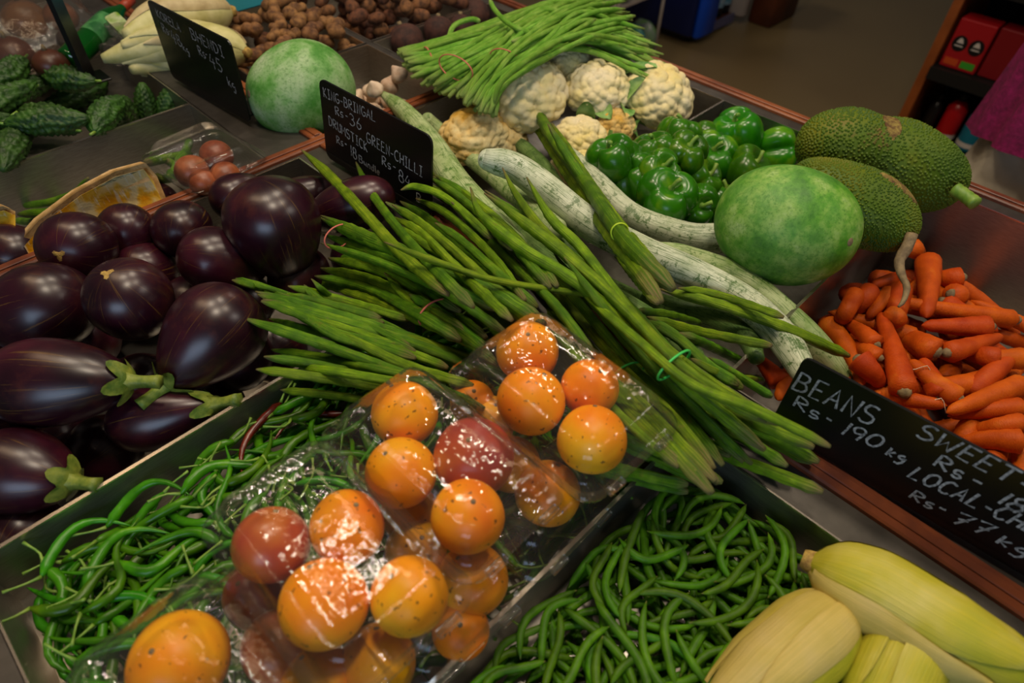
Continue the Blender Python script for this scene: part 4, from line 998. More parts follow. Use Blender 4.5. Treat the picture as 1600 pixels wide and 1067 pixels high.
# ------------------------------------------------------------------ carrots
CR = [  # head px, tip px, width, label
 ((1425, 432), (1362, 446), 24, 'lying at the back under the dry jackfruit stem'), ((1422, 384), (1442, 410), 24, 'short one in shadow under the jackfruit, farthest back'), ((1505, 433), (1425, 438), 30, 'blunt ended, at the back right of the upright one'),
 ((1362, 450), (1305, 520), 28, 'second from the left wall, rounded end up'), ((1392, 455), (1355, 497), 22, 'thin one leaning beside the rounded end'), ((1405, 450), (1400, 520), 34, 'round shouldered, just left of the upright one'),
 ((1403, 492), (1380, 520), 32, 'seen end on in the middle'), ((1370, 540), (1318, 500), 26, 'crosswise low on the left side'), ((1375, 560), (1312, 530), 26, 'under the crosswise one on the left'),
 ((1470, 470), (1560, 520), 30, 'in the shadow right of the middle'), ((1550, 510), (1440, 508), 30, 'dark one lying level right of the middle'), ((1600, 560), (1530, 560), 30, 'cut by the right edge, in the middle'),
 ((1560, 560), (1490, 545), 30, 'short one at the right with a dark crown'), ((1470, 620), (1440, 560), 34, 'standing on end behind the hairy root'), ((1600, 600), (1540, 640), 30, 'low at the right edge near the sign'),
 ((1300, 600), (1360, 640), 30, 'just behind the top edge of the sign on the left'), ((1220, 600), (1185, 560), 30, 'left of the sign, under the drumstick tips'), ((1240, 580), (1215, 625), 26, 'peeping out below the snake gourd, left of the sign'),
 ((1340, 560), (1380, 605), 36, 'thick one with a hair root left of the middle'), ((1590, 500), (1392, 468), 27, 'longest, reaching the right edge from the middle'), ((1484, 459), (1597, 482), 30, 'nearest the back right steel wall'),
 ((1465, 552), (1378, 512), 38, 'fat one with its dark crown to the right'), ((1478, 552), (1566, 525), 30, 'with its dark crown to the left, right of the fat one'), ((1340, 455), (1292, 540), 26, 'pointed tip up against the left wall'),
 ((1600, 636), (1480, 650), 28, 'second nearest the sign at the right edge'), ((1600, 690), (1490, 690), 34, 'nearest to the sign at the right edge'), ((1600, 660), (1500, 676), 30, 'between the two nearest the sign'), 
 ((1515, 618), (1594, 546), 34, 'large diagonal one pointing up to the right'), ((1500, 625), (1420, 562), 32, 'large diagonal one pointing up to the left'), ((1345, 606), (1480, 634), 30, 'long one lying along the top of the sign'), ((1600, 600), (1478, 645), 32, 'long one under the hairy root at the sign'),
 ((1414, 616), (1374, 486), 36, 'large, standing with its tip up in the middle'), ((1450, 404), (1447, 496), 34, 'upright with its tip down, at the back')]
for k, (h, t_, w, lab) in enumerate(CR):
    mid = ((h[0] + t_[0]) / 2 + rng.uniform(-3, 3), (h[1] + t_[1]) / 2 + rng.uniform(-3, 3))
    P, R = course([h, mid, t_], lambda P: carrot_prof(16, px2m(w * 1.16, P[3]) / 2), 16, .6, .1, -.08, -.035)
    ps = [('root', carrot_geo(P, R, k), CARROT)]
    d = unit(P[0] - P[1]); cr = tube(np.array([P[0] - d * .003, P[0] + d * .001, P[0] + d * .004]), np.array([.55, .42, .25]) * R[2], 9)
    ps.append(('crown', cr, STEMB))
    if k in (18, 28, 30): 
        q = P[-1] if k != 28 else P[8]; hp = spline([q, q + [.004, .012, .012], q + [-.004, .02, .006], q + [-.006, .03, -.002]], 8); ps.append(('hair_root', tube(hp, .0006, 5), GARLIC))
    thing('carrot', 'orange carrot ' + lab, 'carrot', ps, 'carrots on top of the heap')

for k, (x, y, w, z, lab) in enumerate([(635, 66, 56, -.02, 'dark beetroot nearest the long bean ends'), (686, 50, 48, -.015, 'dark round beetroot in the middle of its bin'), (742, 22, 46, -.02, 'beetroot at the back by the long bean loop'), (655, 45, 40, -.03, 'beetroot half hidden behind two others'), (720, 45, 44, -.03, 'beetroot under the long beans')]):
    P = at(x, y, z); R = px2m(w, P) / 2; g = blob(20, 24, R * 1.9, R, lambda c: 1 + .08 * c, wob(k, .03)).moved(basis(camdir(.3 * (k % 3 - 1), .8, .4)), P)
    B = basis(camdir(.3 * (k % 3 - 1), .8, .4)); s = tube(np.array([P + B[:, 2] * R * .8, P + B[:, 2] * R * 1.1]), [.006, .004], 8); thing('beetroot', lab, 'beetroot', [('root', g, BEET), ('crown', s, STEMB)], 'beetroots in their bin'); stamp(P, R)

for k, (x, y, w, ax, lab) in enumerate([(192, 176, 42, (.3, .3, .9), 'bitter gourd seen end on near the steel bin wall'), (228, 165, 30, (.1, .8, .5), 'bitter gourd pointing upward, second from the bin corner'), (264, 158, 30, (.5, .8, .1), 'bitter gourd leaning in the corner of the bin')]):
    P = at(x, y, -.03); R = px2m(w, P) / 2; B = basis(camdir(*ax)); L = .10; t = np.linspace(0, 1, 60); PP = np.stack([0 * t, 0 * t, (t - .5) * L * .8], 1)
    g = tube(PP, R * np.clip(np.sin(pi * (t * .96 + .02)), 0, 1) ** .6, 48, lambda t, th, LL: 1 + .15 * np.cos(9 * th) * (.5 + .5 * np.sin(t * 60)) + .06 * np.sin(t * 50 + 5 * np.cos(5 * th))).moved(B, P)
    thing('bitter_gourd', lab, 'gourd', [(None, g, KAREL)], 'bitter gourds by the bin corner')

# ------------------------------------------------------------------ cut jackfruit, pods and clear box in the left bins
m = NM('cut_jackfruit_flesh'); v = m.coord(rnd=False)
c = m.ramp(m.noise(v, 26, 3, .5, .6), [(.40, '#e6d49a'), (.48, '#ecbc3c'), (.60, '#e09a10')]); c = m.mix(m.ramp(m.noise(m.coord(scale=(90, 14, 14), rnd=False), 2.2, 4), [(.55, 0.0), (.65, .8)]), c, '#efe3c0')
m.bump(m.noise(v, 60, 4), .5, .003); FLESH = m.set(c, .3, spec=.5)
RIND = simple('jackfruit_core', '#a8834e', '#d2ad76', 60, .35, bump=.3)
def cutpiece(pts, th, label, zt):
    Q = [at(a, b, z) for a, b, z in pts]; n = len(Q); back = unit(np.array([-.1, 1, -.25])) * th
    V = np.array(Q + [q + back for q in Q]); c = V[:n].mean(0)
    inn = np.array([c + (q - c) * .90 + [0, -.008, .002] for q in Q])
    j = np.arange(n); side = np.stack([j, (j + 1) % n, n + (j + 1) % n, n + j], -1)
    shell = Geo().add(V, [side, np.array([[n + k for k in range(n)][::-1]]), np.array([list(range(n))])])
    fl = Geo().add(np.concatenate([inn, inn + [0, -.0025, 0.001]]), [np.array([[n + k for k in range(n)][::-1]]), side])
    V2 = shell.verts(); thing('cut_jackfruit', label, 'jackfruit', [('rind', shell, RIND), ('flesh', fl, FLESH)])
cutpiece([(22, 388, .0), (60, 345, .02), (120, 300, .035), (180, 268, .04), (228, 255, .04), (245, 275, .03), (262, 315, -.005), (240, 335, -.02), (150, 370, -.03), (75, 415, -.03), (35, 410, -.02)], .018, 'long wedge of cut jackfruit with yellow flesh, behind the eggplants', 0)
cutpiece([(-30, 330, .02), (5, 322, .02), (24, 330, .02), (24, 370, .0), (18, 405, -.02), (-10, 415, -.02), (-30, 410, -.02)], .03, 'pale cut jackfruit slice with a brown edge at the left border', 0)
for k, (pts, lab) in enumerate([([(35, 322), (80, 315), (120, 300), (138, 278)], 'long green pod with its tip bent up above the cut jackfruit'), ([(30, 335), (90, 330), (130, 312), (175, 290)], 'green pod lying just behind the cut jackfruit'), ([(22, 345), (60, 345), (100, 332)], 'short green pod at the left end of the cut jackfruit'),
    ([(150, 282), (200, 262), (250, 240)], 'green pod running behind the jackfruit wedge'), ([(225, 255), (262, 247), (300, 240)], 'green pod beside the clear box'), ([(260, 250), (275, 262), (262, 275)], 'short curved green pod left of the clear box'), ([(275, 255), (292, 232), (301, 200)], 'slim green pod standing up against the bin wall'), ([(240, 275), (262, 280), (290, 270)], 'green pod under the edge of the clear box'), ([(100, 330), (150, 305), (200, 285)], 'lower green pod behind the wedge')]):
    P, R = course(pts, lambda P: taper(16, px2m(13, P[5]) / 2, .1, .15, .4, .3), 16, .7, .3, -.06, .0); P = P + 0
    thing('green_pod', lab, 'bean', [(None, tube(P, R, 8, pod_mod(k, .04, .04)), DRUM2)], 'loose green pods in the left bin')

# ------------------------------------------------------------------ clear clamshell boxes of fruit
def rrect(w, d, r, n=5):
    o = []
    for cx, cy, a0 in ((w / 2 - r, d / 2 - r, 0), (-w / 2 + r, d / 2 - r, pi / 2), (-w / 2 + r, -d / 2 + r, pi), (w / 2 - r, -d / 2 + r, 1.5 * pi)):
        for k in range(n + 1):
            a = a0 + k * pi / 2 / n; o.append((cx + r * math.cos(a), cy + r * math.sin(a)))
    return np.array(o)
def shell(w, d, prof, ribs=0, amp=0):
    """open shell: prof = list of (inset, z, rib weight)"""
    V = []; 
    for ins, z, rw in prof:
        q = rrect(w - 2 * ins, d - 2 * ins, max(.004, .018 - ins * .3), 6)
        if ribs and rw:
            # fluted side
            a = np.arctan2(q[:, 1], q[:, 0]); q = q * (1 - amp * rw * (.5 + .5 * np.sign(np.sin(a * ribs)))[:, None])
        V.append(np.concatenate([q, np.full((len(q), 1), z)], 1))
    n = len(V[0]); m_ = len(V); V = np.concatenate(V)
    g = Geo().add(V, [gridf(m_, n)])
    if prof[-1][0] > 0.008: g.F.append(np.array([list(range((m_ - 1) * n, m_ * n))]))
    return g
def clambox(c, w, d, h, ang, tilt, label, fruits, tint=None, seed=0, fname='orange_fruit', fmat=None):
    B = np.array(Matrix.Rotation(ang, 3, 'Z') @ Matrix.Rotation(tilt[0], 3, 'X') @ Matrix.Rotation(tilt[1], 3, 'Y')); c = np.array(c)
    hb = h * .52; ht = h - hb
    base = shell(w, d, [(-.007, 0, 0), (-.007, -.002, 0), (0, -.003, 0), (.002, -.006, 1), (.006, -hb * .5, 1), (.010, -hb + .003, 1), (.016, -hb, 0), (.03, -hb + .002, 0)], 26, .012)
    lid = shell(w, d, [(-.008, .001, 0), (-.008, .004, 0), (0, .0045, 0), (.002, .008, 1), (.005, ht * .6, 1), (.008, ht - .004, 1), (.013, ht, 0), (.017, ht, 0), (.020, ht - .003, 0), (.034, ht - .003, 0)], 26, .012)
    lip = Geo()
    tabs = [('snap_tab', box((s * w * .28 - .010, -d / 2 - .011, .000), (s * w * .28 + .010, -d / 2 - .004, .005), .001).moved(B, c), PET) for s in (-1, 1)]
    thing('clear_fruit_box', label, 'box', [('tray', base.moved(B, c), PET), ('lid', lid.moved(B, c), PET)] + tabs, 'clear plastic boxes of orange fruit')
    stampg(lid.moved(B, c)); 
FR = dict(name='orange_fruit')
def fruit(x, y, w, z, lab, mat=None, seed=0, lr=.97, ax=(0, .4, .9)):
    P = at(x, y, z); R = px2m(w, P) / 2; B = basis(camdir(*ax)); g = blob(24, 30, 2 * R * lr, R, lambda c: 1 - .03 * c, wob(seed, .012), .97)
    ps = [('skin', g.moved(B, P), mat or ORANGE)]
    sc_ = blob(6, 10, .002, .0022).moved(B, P + B[:, 2] * (R * lr)); ps.append(('stem_scar', sc_, STEMB))
    thing('orange_fruit', lab, 'fruit', ps, 'orange fruit in the clear boxes')
zt, zl = .085, .035
ang = 0.0
clambox((.303, .224, .090), .112, .172, .074, -.03, (0, .0), 'clear box of four orange fruit nearest the drumstick pods', 4)
clambox((.180, .247, .090), .104, .176, .076, .02, (0, 0), 'clear box in the middle, holding the purple red fruit', 4)
clambox((.070, .238, .092), .110, .174, .080, -.02, (0, 0), 'clear box nearest the camera with strong glints on its lid', 4)
clambox((-.048, .222, .060), .112, .170, .084, .03, (0, 0), 'clear box cut by the bottom edge over the chillies', 2)
clambox((.240, .232, .024), .108, .175, .062, .03, (0, 0), 'lower clear box resting on the bin rim beneath the pods box', 4)
clambox((.125, .230, .024), .106, .175, .062, -.02, (0, 0), 'lower clear box beneath the middle boxes at the bean bin', 4)
clambox((.010, .230, .024), .106, .175, .062, .02, (0, 0), 'lower clear box beneath the glinting one', 3)
FZ = .082
for k, f in enumerate([
 (824, 549, 98, FZ, 'orange fruit at the back of the pods box', None), (922, 606, 92, FZ, 'orange fruit at the right back of the pods box', None), (830, 626, 108, FZ + .003, 'freckled orange fruit in the middle of the pods box', None), (925, 686, 110, FZ + .002, 'orange fruit nearest the right corner of the pods box', None),
 (632, 646, 104, FZ, 'orange fruit at the back corner of the middle box', None), (626, 738, 112, FZ, 'orange red fruit at the left of the middle box', None), (740, 714, 126, FZ + .002, 'purple red fruit with a dark spot in the middle box', REDF), (731, 806, 116, FZ, 'orange fruit at the front of the middle box', None),
 (543, 823, 116, FZ, 'orange fruit at the back of the glinting box', None), (424, 850, 118, FZ, 'brownish red fruit under the bright glints', REDF), (506, 942, 138, FZ + .002, 'largest yellow orange fruit at the front of the glinting box', None), (639, 930, 122, FZ, 'yellow fruit at the right of the glinting box', None),
 (280, 1032, 150, .054, 'orange fruit cut by the bottom edge of the photo', None),
 (738, 628, 70, .035, 'small orange fruit seen low between two boxes', None), (760, 660, 90, .02, 'orange fruit low behind the purple red one', None), (856, 770, 104, .02, 'orange fruit low beneath the pods box, over the bin rim', None), (800, 725, 90, .018, 'orange fruit in shadow in the lower box', None),
 (738, 905, 112, .018, 'orange fruit low beneath the middle box', None), (640, 800, 90, .02, 'dark orange fruit low behind the front fruit', None), (720, 985, 90, -.0, 'orange fruit lowest against the bean bin wall', None), (650, 860, 96, .018, 'orange fruit low between middle and glinting boxes', None),
 (440, 1010, 120, .018, 'red orange fruit low at the left of the glinting box', REDF), (590, 1035, 120, .018, 'orange fruit low in front of the largest one', None), (500, 1065, 120, .016, 'orange fruit at the bottom edge under the glinting box', None), (400, 930, 100, .018, 'reddish fruit low at the far left lower box', REDF)]):
    fruit(*f, seed=k, ax=(.3 * math.sin(k), .6, .5 + .4 * math.cos(k)))
# the box of brown red fruit behind the eggplants
clambox((.312, .950, .012), .120, .130, .055, .1, (0, 0), 'clear box of brown red fruit behind the eggplants, by the wooden rail', 3)
for k, (x, y, w) in enumerate([(300, 268, 52), (338, 244, 50), (352, 275, 46), (318, 285, 44)]):
    P = at(x, y, .012); R = px2m(w, P) / 2; thing('brown_fruit', ['left brown red fruit in the small clear box', 'brown red fruit at the back of the small clear box', 'brown red fruit at the right of the small clear box', 'brown red fruit at the front of the small clear box'][k], 'fruit', [(None, blob(18, 22, R * 1.9, R, None, wob(k, .02)).moved(None, P), TOMB)], 'fruit in the small clear box')
    
# ------------------------------------------------------------------ corn cobs
PALEH = simple('pale_husk', '#b4b06a', '#d2cc94', 30, .5, bump=.2); TANH = simple('tan_husk', '#b09c6c', '#d0c090', 30, .55, bump=.2)
def corn(pts, z, wpx, label, seed, n=30, prof=None, roll=0.0, silk=True, mats=None):
    HUSK_, HUSKO_ = mats or (HUSK, HUSKO)
    Q = [at(a, b, zz) for (a, b), zz in zip(pts, z)]; P = spline(Q, n); t = np.linspace(0, 1, n); R0 = px2m(wpx, P[n // 3]) / 2
    pr = prof or [(0, .22), (.015, .36), (.05, .62), (.12, .86), (.25, 1), (.55, .97), (.75, .74), (.9, .44), (1, .22)]
    R = R0 * np.interp(t, [a for a, b in pr], [b for a, b in pr]); Tn, N, Bn = frames(P)
    body = tube(P, R * .965, 26, lambda t, th, L: 1 + .012 * np.cos(13 * th))
    ps = [('inner_husk', body, HUSK_)]; r = np.random.RandomState(seed)
    for k, (a0, hw, t0, t1, off) in enumerate([(roll, .95, .0, .97, .0022), (roll + 2.1, .9, .0, .9, .0030), (roll - 2.0, .9, .0, .85, .0026), (roll + .9, .55, .02, .8, .0040), (roll - .9, .5, .02, .72, .0046)]):
        m_, q = 24, 11; tt = np.linspace(t0, t1, m_); V = []; A = []
        for u in tt:
            i = u * (n - 1); i0 = min(int(i), n - 2); fr = i - i0; p = P[i0] * (1 - fr) + P[i0 + 1] * fr; nn = N[i0]; bb = Bn[i0]; rr = np.interp(u, t, R)
            wv = hw * math.sin(pi * min(1, (.30 + .70 * (u - t0) / (t1 - t0)))) ** .55 if u < t1 else .02
            for v_ in np.linspace(-1, 1, q):
                a = a0 + v_ * wv; rr2 = rr + off - .0018 * abs(v_) ** 3
                V.append(p + (nn * math.cos(a) + bb * math.sin(a)) * rr2); A.append((u, math.cos(a) * 1.0, math.sin(a)))
        V = np.array(V); c = np.repeat(np.array([P[min(int(u * (n - 1)), n - 1)] for u in tt]), q, 0); V2 = V + unit(c - V) * .0012
        g = Geo().add(np.concatenate([V, V2]), [gridf(m_, q, False), gridf(m_, q, False, m_ * q, True)], np.array(A + A)); ps.append(('husk_leaf', g, HUSKO_ if k in (0, 3, 4) else HUSK_))
    d = unit(P[0] - P[1]); st = tube(np.array([P[0] - d * .004, P[0] + d * .004, P[0] + d * .008]), np.array([.30, .26, .22]) * R0, 12); ps.append(('stalk_end', st, SCAR))
    for p, q_ in zip(P[::3], R[::3]): stamp(p, q_)
    thing('corn_cob', label, 'corn', ps, 'corn cobs in pale green husks')
corn([(1268, 878), (1370, 925), (1500, 1000), (1680, 1080)], [.012, .02, .03, .03], 134, 'largest corn cob lying along the bean bin, butt end towards the chalk sign', 1, roll=2.2)
corn([(1318, 952), (1250, 1010), (1170, 1080), (1080, 1150)], [.0, .0, -.01, -.02], 125, 'corn cob at the bottom with a tan outer husk, over the beans', 2, roll=.6)
corn([(1432, 985), (1405, 1045), (1370, 1120), (1330, 1200)], [.01, .01, .0, .0], 118, 'corn cob in front with its outer husk peeling open', 3, roll=3.6)
corn([(330, 92), (290, 88), (240, 96), (205, 110)], [.01, .01, .01, .01], 54, 'lower tan corn cob behind the left chalk sign', 4, roll=1, mats=(PALEH, TANH))
corn([(385, 82), (330, 70), (270, 66), (160, 92)], [.03, .035, .04, .03], 60, 'corn cob with its tip pointing past the left chalk sign', 5, roll=2, mats=(PALEH, TANH))
corn([(345, 58), (300, 56), (240, 62), (190, 72)], [.045, .05, .05, .05], 42, 'slim corn cob wedged between the two upper ones', 6, roll=4, mats=(PALEH, TANH))
corn([(362, 18), (310, 22), (250, 32), (195, 55)], [.05, .055, .06, .06], 64, 'topmost corn cob behind the left chalk sign, next to the blue carton', 7, roll=.3, mats=(PALEH, TANH))
# ------------------------------------------------------------------ chalk signs
def arc(cx, cy, rx, ry, a0, a1, n=12): return [(cx + rx * math.cos(math.radians(a0 + (a1 - a0) * k / n)), cy + ry * math.sin(math.radians(a0 + (a1 - a0) * k / n))) for k in range(n + 1)]
GL = {
 'A': [[(0, 0), (.32, 1), (.6, 0)], [(.12, .38), (.5, .38)]], 'B': [[(.05, 0), (.05, 1)], [(.05, 1), *arc(.25, .76, .28, .24, 90, -90), (.05, .52)], [(.05, .52), *arc(.28, .26, .34, .26, 90, -90), (.0, 0)]],
 'C': [arc(.38, .5, .36, .5, 50, 310)], 'D': [[(.05, 0), (.05, 1), *arc(.15, .5, .45, .5, 90, -90), (.05, 0)]], 'E': [[(.55, 1), (.08, 1), (.05, 0), (.55, 0)], [(.05, .52), (.45, .52)]],
 'F': [[(.55, 1), (.05, 1), (.05, 0)]], 'G': [arc(.36, .5, .34, .5, 50, 330), [(.36, .42), (.68, .42), (.66, .08)]], 'H': [[(.05, 0), (.05, 1)], [(.58, 0), (.58, 1)], [(.05, .5), (.58, .5)]],
 'I': [[(.05, 1), (.45, 1)], [(.25, 1), (.25, 0)], [(.05, 0), (.45, 0)]], 'K': [[(.05, 0), (.05, 1)], [(.55, 1), (.08, .48), (.6, 0)]], 'L': [[(.1, 1), (.05, 0), (.6, .02)]],
 'M': [[(.0, 0), (.05, 1), (.35, .4), (.62, 1), (.68, 0)]], 'N': [[(.05, 0), (.05, 1), (.55, 0), (.58, 1)]], 'O': [arc(.36, .5, .34, .5, 90, 450, 18)], 'R': [[(.05, 0), (.05, 1), *arc(.22, .76, .34, .24, 90, -90), (.08, .5), (.62, 0)]],
 'S': [[*arc(.34, .76, .30, .24, 40, 250, 9), *arc(.30, .26, .30, .27, 80, -150, 9)]], 'T': [[(0, 1), (.65, 1)], [(.32, 1), (.32, 0)]], 'U': [[(.05, 1), (.05, .3), *arc(.3, .28, .25, .28, 180, 360, 8), (.55, 1)]],
 'W': [[(.0, 1), (.12, .0), (.35, .6), (.58, 0), (.74, 1)]], '0': [arc(.34, .5, .30, .46, 90, 450, 16)], '1': [[(.22, 1), (.18, 0)]], '3': [[*arc(.22, .75, .26, .24, 140, -90, 8), *arc(.22, .27, .32, .27, 90, -140, 8)]],
 '4': [[(.3, 1), (.0, .4), (.6, .4)], [(.45, .75), (.42, -.1)]], '5': [[(.55, 1), (.15, 1), (.1, .58), *arc(.25, .3, .30, .30, 90, -140, 9)]], '6': [[(.42, 1), (.12, .5), *arc(.30, .25, .24, .25, 150, 510, 14)]],
 '7': [[(.0, .95), (.62, 1), (.15, 0)], [(.12, .45), (.5, .52)]], '8': [[*arc(.3, .76, .22, .23, -90, 270, 12)], [*arc(.3, .26, .28, .27, 90, 450, 12)]], '9': [[*arc(.28, .72, .25, .26, 0, 360, 12), (.5, .4), (.42, 0)]],
 '-': [[(.05, .42), (.42, .40)]], '.': [[(.05, .03), (.10, .03)]], 's': [[*arc(.24, .42, .20, .18, 40, 240, 7), *arc(.22, .14, .20, .16, 70, -150, 7)]], 'k': [[(.05, 0), (.05, .9)], [(.42, .6), (.1, .3), (.45, 0)]],
 'g': [[*arc(.24, .38, .2, .2, 60, 360, 9), (.44, -.15), (.3, -.4), (.05, -.32)]], 'u': [[(.05, .6), (.08, .1), (.3, .05), (.42, .6), (.44, 0)]], 'n': [[(.05, 0), (.05, .6)], [(.05, .45), (.25, .62), (.42, .45), (.42, 0)]],
 'd': [[(.42, 1), (.42, 0)], [*arc(.24, .28, .2, .27, 40, 330, 9)]], 'l': [[(.08, 1), (.12, 0)]], 'e': [[(.05, .32), (.42, .34), *arc(.24, .3, .2, .28, 20, 310, 9)]], 'Y': [[(0, 1), (.3, .5)], [(.6, 1), (.2, 0)]]}
def chalk(texts, off, lw):
    """ribbons in board coordinates (u right, v up), in cm; text = (string, left-top uv, right-bottom-corner uv of last letter, height)"""
    g = Geo()
    for s, (u0, v0), (u1, v1), h, slant in texts:
        adv = {c: (max([p[0] for st in GL[c] for p in st]) + .20 if c in GL else .35) for c in set(s)}
        tot = sum(adv[c] for c in s) - .2; du = (u1 - u0) / tot; dv = (v1 - v0) / tot; x = 0
        for c in s:
            for st in GL.get(c, []):
                P = np.array([(u0 + (x + a) * du + slant * b * h, v0 + (x + a) * dv + b * h) for a, b in st])
                if len(P) == 2: P = np.array([P[0], P.mean(0), P[1]])
                P = P + rng.normal(0, .012 * h, P.shape); d = unit(np.gradient(P, axis=0)); nrm = np.stack([-d[:, 1], d[:, 0]], 1)
                w = lw * (1 + .25 * rng.rand(len(P), 1))
                a, b = P + nrm * w / 2, P - nrm * w / 2
                V = np.stack([a, b], 1).reshape(-1, 2) / 100; V = np.concatenate([V, np.full((len(V), 1), off)], 1)
                k = np.arange(len(P) - 1) * 2; g.add(V, np.stack([k, k + 1, k + 3, k + 2], 1))
            x += adv[c]
    return g
def sign(name, BL, BR, h, lean, corner, lines, label, group=None, lw=.20, foot=None, tail=0):
    BL = np.array(BL, float); BR = np.array(BR, float); U = BR - BL; L = np.linalg.norm(U); U /= L
    n = np.cross(U, [0, 0, 1]); W = unit(np.array([0, 0, 1.]) - lean * n); N = unit(np.cross(U, W))
    B = np.stack([U, W, N], 1)
    q = rrect(L, h, corner, 4) + [L / 2, h / 2]
    board = slab([tuple(p) for p in q], -.003, 0).moved(B, BL)
    ps = [('board', board, BLACK, False)]
    for k, (lab, tx) in enumerate(lines): ps.append(('chalk_writing', chalk(tx, .0005, lw).moved(B, BL), CHALK, False, lab))
    ft = slab([(0, 0), (L * .96, 0), (L * .96, .03), (0, .03)], -.0015, .0015)
    Bf = np.stack([U, -N * np.array([1, 1, 0]), [0, 0, 1]], 1)
    ps.append(('foot', ft.moved(Bf, BL + U * L * .02 + [0, 0, .0095]), BLACK, False))
    thing(name, label, 'sign', ps)
sign('chalk_sign', (.489, .089, .009), (.514, -.30, .009), .106, .0, .008, [
    ('BEANS in white chalk', [('BEANS', (.25, 6.3), (7.6, 7.0), 2.4, .05)]), ('price Rs - 190 kg in white chalk', [('Rs', (1.1, 4.3), (3.6, 4.2), 1.6, .0), ('-', (4.2, 4.6), (4.8, 4.6), 1.2, 0), ('190', (5.8, 4.1), (9.2, 4.8), 1.9, .1), ('kg', (10.0, 4.7), (11.5, 5.0), 1.3, .1)]),
    ('SWEET-C in white chalk', [('SWEET-CORN', (10.9, 8.6), (25.9, 9.0), 1.8, .1)]), ('price Rs - 18 in white chalk', [('Rs', (13.4, 6.5), (15.6, 6.5), 1.6, .05), ('-', (16.3, 6.8), (17.1, 6.9), 1.2, 0), ('18', (18.6, 6.3), (20.4, 6.4), 1.7, .1)]),
    ('LOCAL-CHE in white chalk', [('LOCAL-CHE', (12.5, 3.6), (22.2, 5.0), 1.8, .1)]), ('price Rs - 77 kg in white chalk', [('Rs', (13.7, 1.3), (15.6, 1.4), 1.3, .1), ('-', (16.0, 1.8), (16.6, 1.9), 1., 0), ('77', (17.5, 1.3), (20.2, 2.0), 1.8, .0), ('kg', (20.9, 1.9), (23.0, 2.2), 1.5, .1)])],
    'long black chalk sign for beans and sweet corn standing before the carrots', lw=.21)
sign('chalk_sign', (.452, .835, .009), (.463, .600, .009), .122, .10, .012, [
    ('KING-BRINGAL in white chalk', [('KING-BRINGAL', (.9, 9.8), (12.4, 10.2), 1.35, .0)]), ('price Rs - 36 in white chalk', [('Rs', (3.4, 8.0), (5.2, 8.2), 1.25, 0), ('-', (5.7, 8.3), (6.3, 8.3), 1, 0), ('36', (6.7, 7.7), (9.2, 7.8), 1.7, 0)]),
    ('DRUMSTICK in white chalk', [('DRUMSTICK', (1.6, 5.8), (10.3, 4.9), 1.4, 0)]), ('price Rs - 18 Bundle in white chalk', [('Rs', (3.1, 3.5), (4.6, 3.6), 1.15, 0), ('-', (5.0, 3.8), (5.5, 3.8), 1, 0), ('18', (6.2, 2.9), (7.7, 2.6), 1.7, 0), ('Bundle', (8.2, 2.6), (12.8, 2.3), 1.1, 0)]),
    ('GREEN-CHILLI in white chalk', [('GREEN-CHILLI', (10.3, 6.5), (21.8, 5.9), 1.5, 0)]), ('price Rs - 84 B in white chalk', [('Rs', (13.5, 4.3), (15.3, 4.3), 1.4, 0), ('-', (15.8, 4.6), (16.4, 4.6), 1, 0), ('84', (17.0, 3.4), (19.4, 3.0), 1.8, 0), ('B', (20.6, 1.8), (21.6, 1.8), 1.3, 0)])],
    'black chalk sign for eggplants and drumsticks behind the reddish brown eggplant', lw=.14)
sign('chalk_sign', (.403, 1.247, .009), (.420, 1.005, .009), .132, .02, .010, [
    ('KORELA in white chalk', [('KORELA', (2.3, 10.9), (9.2, 10.4), 1.4, .0)]), ('price Rs - 48 kg in white chalk', [('Rs', (2.6, 8.6), (4.4, 8.6), 1.5, 0), ('-', (4.6, 8.9), (5.0, 8.9), 1, 0), ('48', (5.2, 7.8), (7.9, 7.6), 1.9, 0), ('kg', (8.1, 7.2), (9.8, 7.0), 1.3, 0)]),
    ('BHENDI in white chalk', [('BHENDI', (12.5, 10.3), (21.4, 9.9), 1.7, 0)]), ('price Rs - 45 kg in white chalk', [('Rs', (13.4, 7.9), (15.2, 7.9), 1.6, 0), ('-', (15.5, 8.3), (15.9, 8.3), 1, 0), ('45', (16.4, 7.1), (19.6, 6.9), 2.1, 0), ('kg', (20.4, 5.2), (22.3, 5.0), 1.6, 0)])],
    'black chalk sign for bitter gourds in front of the corn cobs', lw=.15)
P0 = at(140, 122, .006); d = np.array([.18, .98, 0])
B = np.stack([unit(np.array([.55, .83, 0])), [0, 0, 1], np.cross(unit(np.array([.55, .83, 0])), [0, 0, 1])], 1)
thing('chalk_sign', 'black sign board seen almost edge on at the upper left', 'sign', [('board', slab([tuple(p) for p in rrect(.045, .16, .004) + [0, .08]], -.004, .004).moved(B, P0), BLACK, False), ('foot', box((P0[0] - .03, P0[1] - .02, .0), (P0[0] + .03, P0[1] + .03, .004), .001), BLACK, False)])

